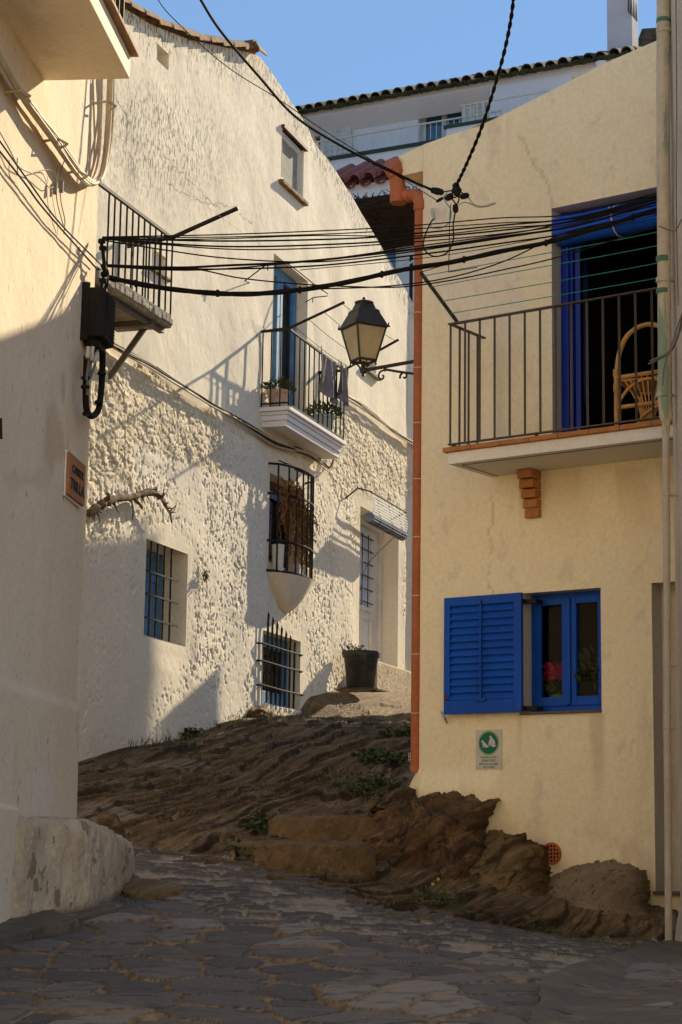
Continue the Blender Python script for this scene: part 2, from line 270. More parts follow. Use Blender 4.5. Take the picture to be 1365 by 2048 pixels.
# ---------------------------------------------------------------- mesh builder
class MB:
    def __init__(s): s.v = []; s.f = []; s.m = []
    def add(s, vs, fs, mi=0):
        b = len(s.v); s.v += [tuple(float(c) for c in v) for v in vs]; s.f += [tuple(b+i for i in f) for f in fs]; s.m += [mi]*len(fs); return s
    def box(s, fr, s0, s1, o0, o1, z0, z1, mi=0, taper=None):
        P = [(a, o, z) for z in (z0, z1) for a, o in ((s0, o0), (s1, o0), (s1, o1), (s0, o1))]
        return s.add([fr.w(*p) for p in P], [(0, 3, 2, 1), (4, 5, 6, 7), (0, 1, 5, 4), (1, 2, 6, 5), (2, 3, 7, 6), (3, 0, 4, 7)], mi)
    def prism(s, pts, d, mi=0):
        n = len(pts); d = np.array(d, float); p = [np.array(q, float) for q in pts]
        return s.add(p+[q+d for q in p], [tuple(range(n))[::-1], tuple(range(n, 2*n))]+[(i, (i+1) % n, n+(i+1) % n, n+i) for i in range(n)], mi)
    def tube(s, pts, r, n=8, mi=0, cap=True, up=None, flat=1.):
        p = [np.array(q, float) for q in pts]; k = len(p); rs = r if hasattr(r, '__len__') else [r]*k; vs = []
        prev = None
        for i in range(k):
            t = p[min(i+1, k-1)]-p[max(i-1, 0)]; t /= (np.linalg.norm(t)+1e-9)
            if prev is None:
                a = np.array([0, 0, 1.]) if abs(t[2]) < .9 else np.array([1., 0, 0])
                if up is not None: a = np.array(up, float)
            else: a = prev
            a = a-t*(a@t); a /= (np.linalg.norm(a)+1e-9); b = np.cross(t, a); prev = a
            for j in range(n):
                th = 2*math.pi*(j+(.5 if n == 4 else 0))/n; vs.append(p[i]+rs[i]*(a*math.cos(th)+b*math.sin(th)*flat))
        fs = [(i*n+j, i*n+(j+1) % n, (i+1)*n+(j+1) % n, (i+1)*n+j) for i in range(k-1) for j in range(n)]
        if cap: fs += [tuple(range(n))[::-1], tuple((k-1)*n+j for j in range(n))]
        return s.add(vs, fs, mi)
    def bar(s, a, b, r, mi=0): return s.tube([a, b], r*1.3, 4, mi)
    def lathe(s, c, prof, n=20, mi=0, ax=(0, 0, 1), cap=True):
        ax = np.array(ax, float); ax /= np.linalg.norm(ax); u = np.cross(ax, [0, 1, 0] if abs(ax[1]) < .9 else [1, 0, 0]); u /= np.linalg.norm(u); v = np.cross(ax, u)
        c = np.array(c, float); vs = [c+ax*z+r*(u*math.cos(2*math.pi*j/n)+v*math.sin(2*math.pi*j/n)) for r, z in prof for j in range(n)]; k = len(prof)
        fs = [(i*n+j, i*n+(j+1) % n, (i+1)*n+(j+1) % n, (i+1)*n+j) for i in range(k-1) for j in range(n)]
        if cap: fs += [tuple(range(n))[::-1], tuple((k-1)*n+j for j in range(n))]
        return s.add(vs, fs, mi)
    def halftube(s, p0, p1, r0, r1, up, th=.012, n=8, mi=0, arc=math.pi):
        p0, p1, up = (np.array(q, float) for q in (p0, p1, up)); t = p1-p0; t /= np.linalg.norm(t); up = up-t*(up@t); up /= np.linalg.norm(up); sd = np.cross(t, up); vs = []
        for p, r in ((p0, r0), (p1, r1)):
            for q in (r, r-th):
                for j in range(n+1):
                    a = (math.pi-arc)/2+arc*j/n; vs.append(p+q*(sd*math.cos(a)+up*math.sin(a)))
        k = n+1; fs = []
        for j in range(n):
            fs += [(j, j+1, 2*k+j+1, 2*k+j), (k+j+1, k+j, 3*k+j, 3*k+j+1), (j, k+j, k+j+1, j+1), (2*k+j, 2*k+j+1, 3*k+j+1, 3*k+j)]
        fs += [(0, 2*k, 3*k, k), (n, k+n, 3*k+n, 2*k+n)]
        return s.add(vs, fs, mi)
    def leaf(s, c, d, nrm, l, w, mi=0):
        c, d, nrm = (np.array(q, float) for q in (c, d, nrm)); d /= np.linalg.norm(d)+1e-9; sd = np.cross(d, nrm); sd /= np.linalg.norm(sd)+1e-9; nn = np.cross(sd, d)
        return s.add([c, c+d*l*.45+sd*w*.5+nn*l*.05, c+d*l-nn*l*.08, c+d*l*.45-sd*w*.5+nn*l*.05], [(0, 1, 2, 3)], mi)
    def build(s, name, mat, parent=None, smooth=False, bev=0., tagd=None, auto=None):
        vs = np.array(s.v, float)
        if parent is None: loc = np.array([(vs[:, 0].min()+vs[:, 0].max())/2, (vs[:, 1].min()+vs[:, 1].max())/2, vs[:, 2].min()])
        else: loc = ROOTLOC[parent.name]
        me = bpy.data.meshes.new(name); me.from_pydata([tuple(v) for v in vs-loc], [], s.f)
        for mm in (mat if isinstance(mat, (list, tuple)) else [mat]): me.materials.append(M[mm])
        if max(s.m, default=0): me.polygons.foreach_set('material_index', s.m)
        bm = bmesh.new(); bm.from_mesh(me); bmesh.ops.recalc_face_normals(bm, faces=bm.faces); bm.to_mesh(me); bm.free()
        if smooth:
            me.polygons.foreach_set('use_smooth', [True]*len(me.polygons))
            try: me.set_sharp_from_angle(angle=math.radians(auto or 40))
            except Exception: pass
        o = bpy.data.objects.new(name, me); C.objects.link(o)
        if parent is None: o.location = loc
        else: o.parent = parent
        ROOTLOC[o.name] = loc
        if bev:
            b = o.modifiers.new('bevel', 'BEVEL'); b.width = bev; b.segments = 2; b.limit_method = 'ANGLE'
        if tagd: tag(o, *tagd)
        return o
ROOTLOC = {}
def tag(o, label=None, cat=None, group=None, kind=None):
    if label: o['label'] = label
    if cat: o['category'] = cat
    if group: o['group'] = group
    if kind: o['kind'] = kind
    return o
def thing(name, loc, label, cat, group=None):
    o = bpy.data.objects.new(name, None); o.empty_display_size = .1; C.objects.link(o); o.location = tuple(float(c) for c in loc); ROOTLOC[o.name] = np.array(loc, float)
    return tag(o, label, cat, group)
def smooth_pts(pts, k=6):
    p = [np.array(q, float) for q in pts]
    if len(p) < 3: return [p[0]+(p[1]-p[0])*i/k for i in range(k+1)]
    e = [2*p[0]-p[1]]+p+[2*p[-1]-p[-2]]; out = []
    for i in range(len(p)-1):
        a, b, c, d = e[i:i+4]
        for j in range(k):
            t = j/k; out.append(.5*((2*b)+(-a+c)*t+(2*a-5*b+4*c-d)*t*t+(-a+3*b-3*c+d)*t**3))
    out.append(p[-1]); return out
def rail_bars(mb, p0, p1, n, z0, z1, r, ends=True):
    for i in range(n):
        u = i/(n-1) if ends else (i+.5)/n; q = np.array(p0)+(np.array(p1)-np.array(p0))*u
        mb.bar((q[0], q[1], z0), (q[0], q[1], z1), r)
def text_mb(s, fr, a, o, z, h, width=None, align='CENTER', depth=.004, bold=0.):
    cu = bpy.data.curves.new('lettering', 'FONT'); cu.body = s; cu.size = 1; cu.align_x = align; cu.extrude = .5*depth/h; cu.resolution_u = 3; cu.offset = bold
    ob = bpy.data.objects.new('lettering_tmp', cu); C.objects.link(ob); bpy.context.view_layer.update()
    me = bpy.data.meshes.new_from_object(ob.evaluated_get(bpy.context.evaluated_depsgraph_get())); v = np.array([tuple(q.co) for q in me.vertices]); fs = [tuple(p.vertices) for p in me.polygons]
    bpy.data.objects.remove(ob); bpy.data.curves.remove(cu); bpy.data.meshes.remove(me)
    sx = h*1.4
    if width: sx = width/(v[:, 0].max()-v[:, 0].min())
    sg = fr.side
    mb = MB(); mb.add([fr.w(a+sg*x*sx, o+zz*h, z+y*h*1.4) for x, y, zz in v], fs); return mb
# ---------------------------------------------------------------- walls with openings
def make_wall(name, fr, prof, zb, s0, s1, openings, res, disp, thick, mat, parent, attrs=None, jamb_mat=None, seams=(), soft=0):
    """plaster facade grid with real relief, cut openings with reveals, and closed ends, top and back; prof = [(s, ztop)]"""
    prof = sorted(prof); ps = [p[0] for p in prof]; pz = [p[1] for p in prof]; top = lambda x: np.interp(x, ps, pz)
    def lines(a, b, keys):
        ks = sorted(set([a, b]+[k for k in keys if a < k < b])); out = []
        for u, v in zip(ks[:-1], ks[1:]): out += list(np.linspace(u, v, max(2, int(round((v-u)/res))+1))[:-1])
        return np.array(out+[b])
    S = lines(s0, s1, [q for op in openings for q in op[:2]]+list(seams)); zt = max(pz); Zs = lines(zb, zt, [q for op in openings for q in op[2:4]])
    gs, gz = np.meshgrid(S, Zs); tp = top(gs); cl = gz > tp; gz2 = np.minimum(gz, tp)
    d = disp(gs, gz2)
    for op in openings:
        dd = np.hypot(np.maximum(np.maximum(op[0]-gs, gs-op[1]), 0), np.maximum(np.maximum(op[2]-gz2, gz2-op[3]), 0)); d = d*sstep(.0, .09, dd)*(1 if not soft else .25+.75*sstep(.12, soft, dd))
    d = d*sstep(0, .02, gs-s0)*sstep(0, .02, s1-gs)
    ny, nx = gs.shape; P = fr.O[None, None, :]+gs[..., None]*fr.t+d[..., None]*fr.n; P[..., 2] = gz2
    idx = np.arange(ny*nx).reshape(ny, nx); keep = ~(cl[:-1, :-1] & cl[:-1, 1:])
    sc = (gs[:-1, :-1]+gs[1:, 1:])/2; zc = (gz[:-1, :-1]+gz[1:, 1:])/2
    for op in openings: keep &= ~((sc > op[0]) & (sc < op[1]) & (zc > op[2]) & (zc < op[3]))
    q = np.stack([idx[:-1, :-1], idx[:-1, 1:], idx[1:, 1:], idx[1:, :-1]], -1)[keep]
    if fr.side < 0: q = q[:, ::-1]
    V = P.reshape(-1, 3); nF = len(q); extra = MB()
    for op in openings:
        a, b, c, e, dp = op[:5]; k = [fr.w(a, 0.004, c), fr.w(b, 0.004, c), fr.w(b, 0.004, e), fr.w(a, 0.004, e)]; g = [fr.w(a, -dp, c), fr.w(b, -dp, c), fr.w(b, -dp, e), fr.w(a, -dp, e)]
        for i in range(4): extra.add([k[i], k[(i+1) % 4], g[(i+1) % 4], g[i]], [(0, 1, 2, 3)], 1)
    sg = [s for s in S[::max(1, int(.3/res))]]+[s1]; n = len(sg)
    T = [fr.w(x, 0, float(top(x))) for x in sg]; Tb = [fr.w(x, -thick, float(top(x))) for x in sg]; Bb = [fr.w(x, -thick, zb) for x in sg]
    for i in range(n-1): extra.add([T[i], T[i+1], Tb[i+1], Tb[i]], [(0, 1, 2, 3)]); extra.add([Tb[i], Tb[i+1], Bb[i+1], Bb[i]], [(0, 1, 2, 3)])
    extra.add([fr.w(s0, 0, zb), T[0], Tb[0], Bb[0]], [(0, 1, 2, 3)]); extra.add([fr.w(s1, 0, zb), T[-1], Tb[-1], Bb[-1]], [(0, 1, 2, 3)])
    ev = np.array(extra.v) if extra.v else np.zeros((0, 3)); off = len(V); AV = np.vstack([V, ev])
    faces = [tuple(f) for f in q.tolist()]+[tuple(i+off for i in f) for f in extra.f]
    loc = ROOTLOC[parent.name]; me = bpy.data.meshes.new(name); me.from_pydata((AV-loc).tolist(), [], faces)
    me.materials.append(M[mat]); me.materials.append(M[jamb_mat or mat])
    mi = np.zeros(len(faces), int); mi[nF:] = extra.m; me.polygons.foreach_set('material_index', mi)
    sm = np.zeros(len(faces), bool); sm[:nF] = True; me.polygons.foreach_set('use_smooth', sm)
    for an, fn in (attrs or {}).items():
        vals = np.zeros(len(AV), np.float32); vals[:off] = np.clip(fn(gs, gz2), 0, 1).reshape(-1); at_ = me.attributes.new(an, 'FLOAT', 'POINT'); at_.data.foreach_set('value', vals)
    o = bpy.data.objects.new(name, me); C.objects.link(o); o.parent = parent; ROOTLOC[o.name] = loc; return o
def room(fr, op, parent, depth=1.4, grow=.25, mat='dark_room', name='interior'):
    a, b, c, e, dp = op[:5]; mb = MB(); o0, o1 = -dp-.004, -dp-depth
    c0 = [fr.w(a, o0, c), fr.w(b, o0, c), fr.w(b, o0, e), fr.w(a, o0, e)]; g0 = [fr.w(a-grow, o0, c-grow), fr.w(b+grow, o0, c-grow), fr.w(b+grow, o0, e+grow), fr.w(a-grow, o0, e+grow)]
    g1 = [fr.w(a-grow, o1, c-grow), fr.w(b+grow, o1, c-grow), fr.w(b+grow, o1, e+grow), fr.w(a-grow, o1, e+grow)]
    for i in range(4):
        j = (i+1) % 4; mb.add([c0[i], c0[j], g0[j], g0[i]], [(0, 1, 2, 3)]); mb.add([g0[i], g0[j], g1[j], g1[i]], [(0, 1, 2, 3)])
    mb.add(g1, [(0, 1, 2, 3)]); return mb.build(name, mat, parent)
def frame_rect(mb, fr, a, b, c, e, o0, o1, wd, mi=0, bot=None):
    bt = wd if bot is None else bot
    mb.box(fr, a, a+wd, o0, o1, c, e, mi); mb.box(fr, b-wd, b, o0, o1, c, e, mi); mb.box(fr, a+wd, b-wd, o0, o1, e-wd, e, mi); mb.box(fr, a+wd, b-wd, o0, o1, c, c+bt, mi); return mb
def pxdist(gs, gz, pts):    # distance to polyline in facade coordinates
    d = np.full(gs.shape, 9.)
    for (x0, z0), (x1, z1) in zip(pts[:-1], pts[1:]):
        vx, vz = x1-x0, z1-z0; t = np.clip(((gs-x0)*vx+(gz-z0)*vz)/(vx*vx+vz*vz+1e-9), 0, 1); d = np.minimum(d, np.hypot(gs-x0-t*vx, gz-z0-t*vz))
    return d
def crack_fn(fr, lists, wid=.009):
    ls = [[fr.sz(*p) for p in l] for l in lists]
    def f(gs, gz):
        x = gs+(fbm(gs*9, gz*9, 5)-.5)*.10; z = gz+(fbm(gs*9+40, gz*9, 6)-.5)*.10; d = np.full(gs.shape, 9.)
        for l in ls: d = np.minimum(d, pxdist(x, z, l))
        return 1-sstep(wid*.4, wid*1.3, d)
    return f
# ================================================================ GROUND
ctrl = [(100, 2040, 8.2), (682, 2040, 8.2), (1300, 2040, 8.2), (-300, 2040, 8.2), (1600, 2040, 8.2), (50, 1900, 10.1), (400, 1900, 10.2), (800, 1900, 10.4), (1200, 1930, 10.5), (300, 1805, 11.9),
        (600, 1805, 12.2), (900, 1845, 12.3), (1250, 1905, 12.6), (300, 1735, 13.8), (450, 1745, 13.8), (700, 1785, 13.6), (900, 1820, 13.8), (1100, 1862, 13.9), (1330, 1880, 14.0), (170, 1668, 15.5),
        (300, 1697, 15.3), (460, 1712, 15.0), (600, 1742, 14.8), (720, 1762, 14.6), (200, 1600, 17), (400, 1580, 18), (600, 1565, 18.8), (760, 1585, 18.3), (820, 1540, 19.5), (820, 1480, 22), (600, 1480, 22), (700, 1445, 25.6), (655, 1412, 26.5), (705, 1424, 26.7), (760, 1412, 27.6), (820, 1404, 28.6)]
CP = [at(*c) for c in ctrl]
for q in [(150, 1528), (235, 1503), (300, 1490), (370, 1477), (440, 1447), (500, 1428), (600, 1424), (615, 1396), (700, 1371), (815, 1372)]: CP.append(W.hit(*q))
CP += [np.array(p) for p in [(0, 0, -1.6), (-3, 0, -1.6), (3, 0, -1.6), (0, 4, -1.2), (-5, 15, -.1), (-5, 22, 1.), (4, 16, -.3), (4, 24, 1.2), (2, 34, 3.), (-3, 34, 3.), (8, 30, 2.2)]]
CP = np.array(CP); SC_ = 6.
def _tps(P):
    n = len(P); X = P[:, :2]/SC_; r = np.hypot(X[:, None, 0]-X[None, :, 0], X[:, None, 1]-X[None, :, 1]); K = np.where(r > 0, r*r*np.log(r+1e-12), 0)+np.eye(n)*.002
    Q = np.hstack([np.ones((n, 1)), X]); A_ = np.zeros((n+3, n+3)); A_[:n, :n] = K; A_[:n, n:] = Q; A_[n:, :n] = Q.T
    return X, np.linalg.solve(A_, np.concatenate([P[:, 2], [0, 0, 0]]))
_X, _w = _tps(CP)
def gz0(x, y):
    x = np.asarray(x, float)/SC_; y = np.asarray(y, float)/SC_; t = _w[-3]+_w[-2]*x+_w[-1]*y
    for i in range(len(_X)):
        r2 = (x-_X[i, 0])**2+(y-_X[i, 1])**2; t = t+_w[i]*.5*r2*np.log(r2+1e-12)
    return t
def ghit(px, py, d0=7., d1=32.):
    r = ray(px, py); Ys = np.arange(d0, d1, .03); g = gz0(r[0]/r[1]*Ys, Ys)-r[2]/r[1]*Ys; i = int(np.argmax(g > 0)) if (g > 0).any() else len(Ys)-1
    Yv = Ys[i]; x = r[0]/r[1]*Yv; return np.array([x, Yv, float(gz0(x, Yv))])
LANE_LO = [(-400, 1690), (200, 1745), (250, 1775), (360, 1800), (440, 1832), (600, 1852), (750, 1868), (870, 1902), (1000, 1926), (1075, 1950), (1200, 1930), (1345, 1905), (1700, 1905)]
LANE_HI = [(-400, 1640), (150, 1672), (250, 1692), (330, 1706), (450, 1722), (560, 1752), (680, 1785), (760, 1826), (900, 1838), (1070, 1870), (1300, 1884), (1345, 1889), (1700, 1889)]
def build_ground():
    rows = [7.3]
    while rows[-1] < 33: rows.append(rows[-1]+max(.016, .0011*rows[-1]*1.6))
    rows = np.array(rows); u = np.linspace(-.30, .30, 640); gy, gu = np.meshgrid(rows, u, indexing='ij'); gx = gu*gy
    base = gz0(gx, gy); px, py = proj(np.stack([gx, gy, base], -1))
    lo = np.interp(px, *zip(*LANE_LO)); hi = np.interp(px, *zip(*LANE_HI)); wob = (fbm(gx*3, gy*3, 3)-.5)*26
    pav = sstep(-4, 4, py-lo-wob); rock = sstep(-6, 6, hi+wob*.7-py); lane = np.clip(1-pav-rock, 0, 1)
    # flagstones
    ax = gx+.16*(fbm(gx*2.1, gy*2.1, 11)-.5)+.04*(fbm(gx*14, gy*14, 14)-.5); ay = gy+.16*(fbm(gx*2.1+9, gy*2.1, 12)-.5)+.04*(fbm(gx*14+5, gy*14, 15)-.5)
    sx, sy = ax/.34, ay/.38; F1, F2, idr, dx, dy = worley(sx, sy, 21, .95); e = F2-F1; je = .05+.09*fbm(gx*5, gy*5, 8)
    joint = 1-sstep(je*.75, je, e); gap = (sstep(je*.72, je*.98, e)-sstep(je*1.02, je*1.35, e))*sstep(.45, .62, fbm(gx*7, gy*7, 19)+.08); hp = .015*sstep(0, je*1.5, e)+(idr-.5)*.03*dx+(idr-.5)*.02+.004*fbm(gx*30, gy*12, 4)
    # cobbled lane: slate set on edge in mortar
    th = .25; cx = gx*math.cos(th)+gy*math.sin(th); cy = -gx*math.sin(th)+gy*math.cos(th)
    G1, G2, idc, _, _ = worley(cx/.17+.3*fbm(gx*4, gy*4, 2), cy/.075, 31, 1.); ge = G2-G1; cm = sstep(.10, .30, ge)*(idc > .42)*sstep(.38, .55, fbm(gx*1.7, gy*1.7, 41)+.15); hc = .024*cm*(.3+idc)+.008*fbm(gx*16, gy*16, 9)
    # bedrock strata
    ph = math.radians(70); al = gx*math.cos(ph)+gy*math.sin(ph); ac = -gx*math.sin(ph)+gy*math.cos(ph); wv = ac+.25*(fbm(al*.8, ac*.8, 61)-.5)
    n1 = fbm(wv*1.5, al*.35, 62, 4); n2 = fbm(wv*9, al*.35, 63, 4); n3 = fbm(wv*26, al*.9, 64, 3)
    ter = (np.abs((n1*5) % 1-.5)*2); n4 = fbm(wv*50, al*4, 65, 2); fz = fbm(al*.25, ac*.9, 66, 3); brk = fbm(al*.6, ac*6, 67, 3); saw = lambda t: (t % 1); hr = .15*(n1-.5)+.06*(saw(-wv*2.2+3.2*n1+1.5*fz)-.5)+.042*(saw(-wv*7+2.6*fz+1.8*brk)-.5)*sstep(.3, .6, n2+.1)+.020*(saw(-wv*17+4*brk+2*fz)-.5)+.04*(n2-.5)+.022*(n3-.5)+.012*(n4-.5)
    far = sstep(25.5, 28, gy); hr = hr*(1-.6*far)
    wd = np.abs((gx-W.O[0])*W.n[0]+(gy-W.O[1])*W.n[1]); hr = hr*(.35+.65*sstep(0, .8, wd))
    yd = np.abs((gx-Y.O[0])*Y.n[0]+(gy-Y.O[1])*Y.n[1]); hr = hr*np.where(gy < 16.6, .25+.75*sstep(.5, 1.6, yd), 1.)
    t1, t2, t3 = saw(-wv*2.2+3.2*n1+1.5*fz), saw(-wv*7+2.6*fz+1.8*brk), saw(-wv*17+4*brk+2*fz); edge = lambda t, w_: 1-sstep(w_*.4, w_, np.minimum(t, 1-t)); lyr = np.clip(.9*edge(t1, .05)+.75*edge(t2, .10)*sstep(.35, .6, brk)+.5*edge(t3, .22)*sstep(.45, .65, n3+.05), 0, 1)*(1-.5*far)
    mort = np.clip(sstep(.645, .68, fbm(gx*1.1+3, gy*1.1, 71))*(1-far), 0, 1); hr = hr*(1-.75*mort)-.02*mort
    z = base+pav*hp+lane*hc+rock*hr
    P = np.stack([gx, gy, z], -1); ny, nx = gx.shape; idx = np.arange(ny*nx).reshape(ny, nx); q = np.stack([idx[:-1, :-1], idx[:-1, 1:], idx[1:, 1:], idx[1:, :-1]], -1)
    zone = np.where(pav > .5, 0, np.where(rock > .5, 2, 1))[:-1, :-1]
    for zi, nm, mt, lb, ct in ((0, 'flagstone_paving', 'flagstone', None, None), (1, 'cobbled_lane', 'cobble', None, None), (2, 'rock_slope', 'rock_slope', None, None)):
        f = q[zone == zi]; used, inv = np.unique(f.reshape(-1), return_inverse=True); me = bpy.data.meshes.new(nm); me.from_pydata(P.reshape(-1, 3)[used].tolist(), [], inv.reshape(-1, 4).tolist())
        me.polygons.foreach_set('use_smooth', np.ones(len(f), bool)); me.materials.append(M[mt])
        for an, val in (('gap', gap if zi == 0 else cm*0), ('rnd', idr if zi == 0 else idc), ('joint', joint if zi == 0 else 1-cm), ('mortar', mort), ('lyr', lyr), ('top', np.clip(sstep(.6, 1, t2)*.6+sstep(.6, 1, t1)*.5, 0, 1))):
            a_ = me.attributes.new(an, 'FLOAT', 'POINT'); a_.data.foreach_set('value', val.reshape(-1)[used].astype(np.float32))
        o = bpy.data.objects.new(nm, me); C.objects.link(o); tag(o, kind='structure')
    # wide terrain sheet under and around, to the horizon
    g = np.concatenate([-np.geomspace(400, 6, 18), np.linspace(-5, 5, 9), np.geomspace(6, 400, 18)]); tx, ty = np.meshgrid(g, np.concatenate([-np.geomspace(400, 6, 12), np.linspace(-5, 40, 26), np.geomspace(45, 400, 12)]))
    tz = np.where((np.abs(tx) < 6) & (ty > -1) & (ty < 36), gz0(np.clip(tx, -9, 9), np.clip(ty, 0, 36)), np.clip(ty, -20, 60)*.09-1.7)-.28; mb = MB(); ny, nx = tx.shape
    mb.add(np.stack([tx, ty, tz], -1).reshape(-1, 3), [(j*nx+i, j*nx+i+1, (j+1)*nx+i+1, (j+1)*nx+i) for j in range(ny-1) for i in range(nx-1)])
    mb.build('terrain', 'step_earth', smooth=True, tagd=(None, None, None, 'structure'))
build_ground()
# ================================================================ BIG WHITEWASHED HOUSE (left, behind)
def build_white_house():
    H = thing('whitewashed_house', W.w(3, 0, .9), 'tall whitewashed old house with rough rubble lower wall, climbing the rocky slope', 'house')
    prof = [W.sz(x, y) for x, y in [(200, -8), (245, 14), (300, 48), (380, 80), (495, 104), (521, 114), (560, 168), (605, 238), (660, 322), (720, 420), (780, 520), (822, 600)]]
    prof = [(-5.5, prof[0][1]-.9)]+prof+[(12.5, prof[-1][1]-.7)]
    R_ = lambda *a: W.rect(*a)
    ops = dict(vent=(*R_(316, 88, 337, 140), .22), attic=(*R_(565, 257, 606, 403), .14), small=(*R_(306, 497, 333, 556), .10), blue=(*R_(549, 507, 611, 850), .18),
               barred=(*R_(293, 1077, 371, 1292), .33), cage=(*R_(540, 945, 603, 1150), .20), low=(*R_(527, 1260, 599, 1422), .19), door=(*R_(722, 1012, 795, 1346), .30), hid=(*R_(728, 690, 752, 754), .12))
    o_ = ops['blue']; fl = W.Z(590, 812, .42); ops['blue'] = (o_[0], o_[1], fl, o_[3], .18)
    bl = sorted([W.sz(*p) for p in [(100, 620), (215, 690), (300, 735), (400, 800), (480, 838), (530, 872), (620, 880), (690, 806), (760, 850), (822, 885)]]); bs, bz = zip(*bl)
    smooth_low = [W.sz(*p) for p in [(150, 1130), (250, 1160), (330, 1320), (420, 1400), (470, 1440)]]; ls, lz = zip(*smooth_low)
    c1 = crack_fn(W, [[(232, 190), (262, 255), (255, 275)], [(300, 280), (345, 330), (335, 370), (395, 400), (475, 415)], [(480, 430), (505, 445), (520, 490)], [(340, 325), (395, 375), (440, 420)], [(505, 640), (520, 690)], [(812, 640), (818, 700), (814, 850)]], .008)
    patch_pts = [W.sz(515, 660)]; 
    def rub(s, z):     # how much the wall is bare rubble
        band = sstep(0, .12, np.interp(s, bs, bz)-z+(fbm(s*3, z*3, 90)-.5)*.25)
        px, py = proj(W.O+s[..., None]*W.t+np.stack([s*0, s*0, z], -1))
        hi_ = sstep(0, 40, 1000-(py-.62*np.maximum(px-330, 0)*0)-60*(fbm(s*2.2, z*2.2, 91)-.5)*2)*sstep(0, 60, 560-px+80*(fbm(s*2, z*2, 92)-.5))
        sq = sstep(0, 8, px-262)*sstep(0, 8, 430-px)*sstep(0, 10, py-(880+.35*(px-262))); hi_ = hi_*(1-sq)*(1-sstep(0, 30, px-430)*sstep(0, 30, py-(760+.55*(px-430))))
        hr_ = sstep(0, 30, px-640)*sstep(0, 30, 1010-py)*.8
        return band, np.clip(np.maximum(hi_, hr_), 0, 1)*band
    def disp(s, z):
        band, rb = rub(s, z); low = sstep(-.1, .3, z-np.interp(s, ls, lz))
        x = s+.10*(fbm(s*3, z*3, 1)-.5); y = z+.10*(fbm(s*3+7, z*3, 2)-.5)
        F1, F2, ir, dx, dy = worley(x/.17+.25*np.floor(y/.088), y/.088, 5, .98); e = sstep(.0, .11, F2-F1); stone = e*(.5+.5*ir)+.18*e*(dx*(ir-.5)+dy*(.5-ir))*2
        G1, G2, ig, _, _ = worley(x/.085, y/.055, 15, 1.); st2 = sstep(0, .35, G2-G1)*ig
        rubble = -.025+.027*stone+.009*st2+.006*fbm(s*26, z*26, 3)+.03*fbm(s*3, z*4, 4)
        n = fbm(s*9, z*9+s*5, 7, 4); q_ = sstep(.32, .62, fbm(s*1.5, z*1.5, 88)); pits = .005*(n-.5)*(.5+q_)-.022*sstep(.665, .695, fbm(s*20-z*9, z*17+s*9, 8, 3))*(.25+.75*q_)-.012*sstep(.68, .73, fbm(s*38-z*14, z*34+s*14, 18, 2))*(.3+.7*q_)+.0012*(fbm(s*40, z*40, 9, 2)-.5)
        lump = .03*(fbm(s*1.3, z*1.3, 10, 2)-.5)
        sm = .035*(fbm(s*1.1, z*1.1, 12, 3)-.5)+.004*(fbm(s*14, z*14, 13)-.5)
        rough = rb*rubble+(1-rb)*(pits*(.35+.65*low)+.008)+lump
        return band*rough+(1-band)*sm
    def mold(s, z):
        t = np.interp(s, *zip(*sorted(prof))); d = t-z; st = vnoise(s*7, z*.5, 33)
        px, py = proj(W.O+s[..., None]*W.t+np.stack([s*0, s*0, z], -1)); b1 = np.exp(-(((px-330)/130)**2+((py-300)/110)**2)); b2 = np.exp(-(((px-280)/60)**2+((py-230)/60)**2))
        return np.clip((1-sstep(.05, .2+.75*st, d))*1.1+1.0*b1+.6*b2+.07, 0, 1)
    def patch(s, z):
        px, py = proj(W.O+s[..., None]*W.t+np.stack([s*0, s*0, z], -1)); n = (fbm(s*6, z*6, 44)-.5)
        a = 1-sstep(.75, 1.0, np.hypot((px-518)/16, (py-665)/20)+n*1.2); b = 1-sstep(.7, 1., np.hypot((px-500)/14, (py-650)/12)+n*1.2); c = (1-sstep(.6, 1., np.hypot((px-243)/9, (py-520)/70)+n))*.4
        return np.maximum(np.maximum(a, b*.7), c)
    def crev(s, z):
        band, rb = rub(s, z); x = s+.10*(fbm(s*3, z*3, 1)-.5); y = z+.10*(fbm(s*3+7, z*3, 2)-.5)
        F1, F2, ir, dx, dy = worley(x/.17+.25*np.floor(y/.088), y/.088, 5, .98); return (1-sstep(0, .16, F2-F1))*rb*.8
    make_wall('wall', W, prof, .0, -4.5, 12., list(ops.values()), .0155, disp, 5.5, 'limewash', H, dict(mold=mold, crev=crev, stone=lambda s, z: rub(s, z)[1], patch=patch, crack=c1), soft=.36)
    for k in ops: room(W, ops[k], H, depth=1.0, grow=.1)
    # roof verge tiles along the sloping top
    vp_ = [W.hit(x, y) for x, y in [(215, 2), (245, 16), (300, 50), (380, 82), (440, 96), (495, 104)]]; mb = MB(); L_ = [0.]
    for a, b in zip(vp_[:-1], vp_[1:]): L_.append(L_[-1]+np.linalg.norm(b-a))
    pt = lambda l: np.array([np.interp(l, L_, [v[i] for v in vp_]) for i in range(3)])
    l = 0.; i = 0
    while l < L_[-1]-.1:
        a, b = pt(l), pt(min(l+.46, L_[-1])); j = random.uniform(-.015, .015)
        for off in (0.02, -.24, -.5): mb.halftube(a+W.n*off+[0, 0, .015+j], b+W.n*off+[0, 0, .05+j], .10, .085, (0, 0, 1), .016)
        l += .40
    mb.build('verge_tiles', 'old_tile', H, smooth=True)
    mb = MB(); a = W.hit(500, 106); mb.halftube(a+W.n*.06+[0, 0, -.02]-W.t*.1, a+W.n*.04+[0, 0, .06]+W.t*.28, .12, .10, (0, 0, 1), .02); mb.halftube(a+W.n*.08+[0, 0, .05], a-W.n*1.2+[0, 0, .05], .12, .11, (0, 0, 1), .02)
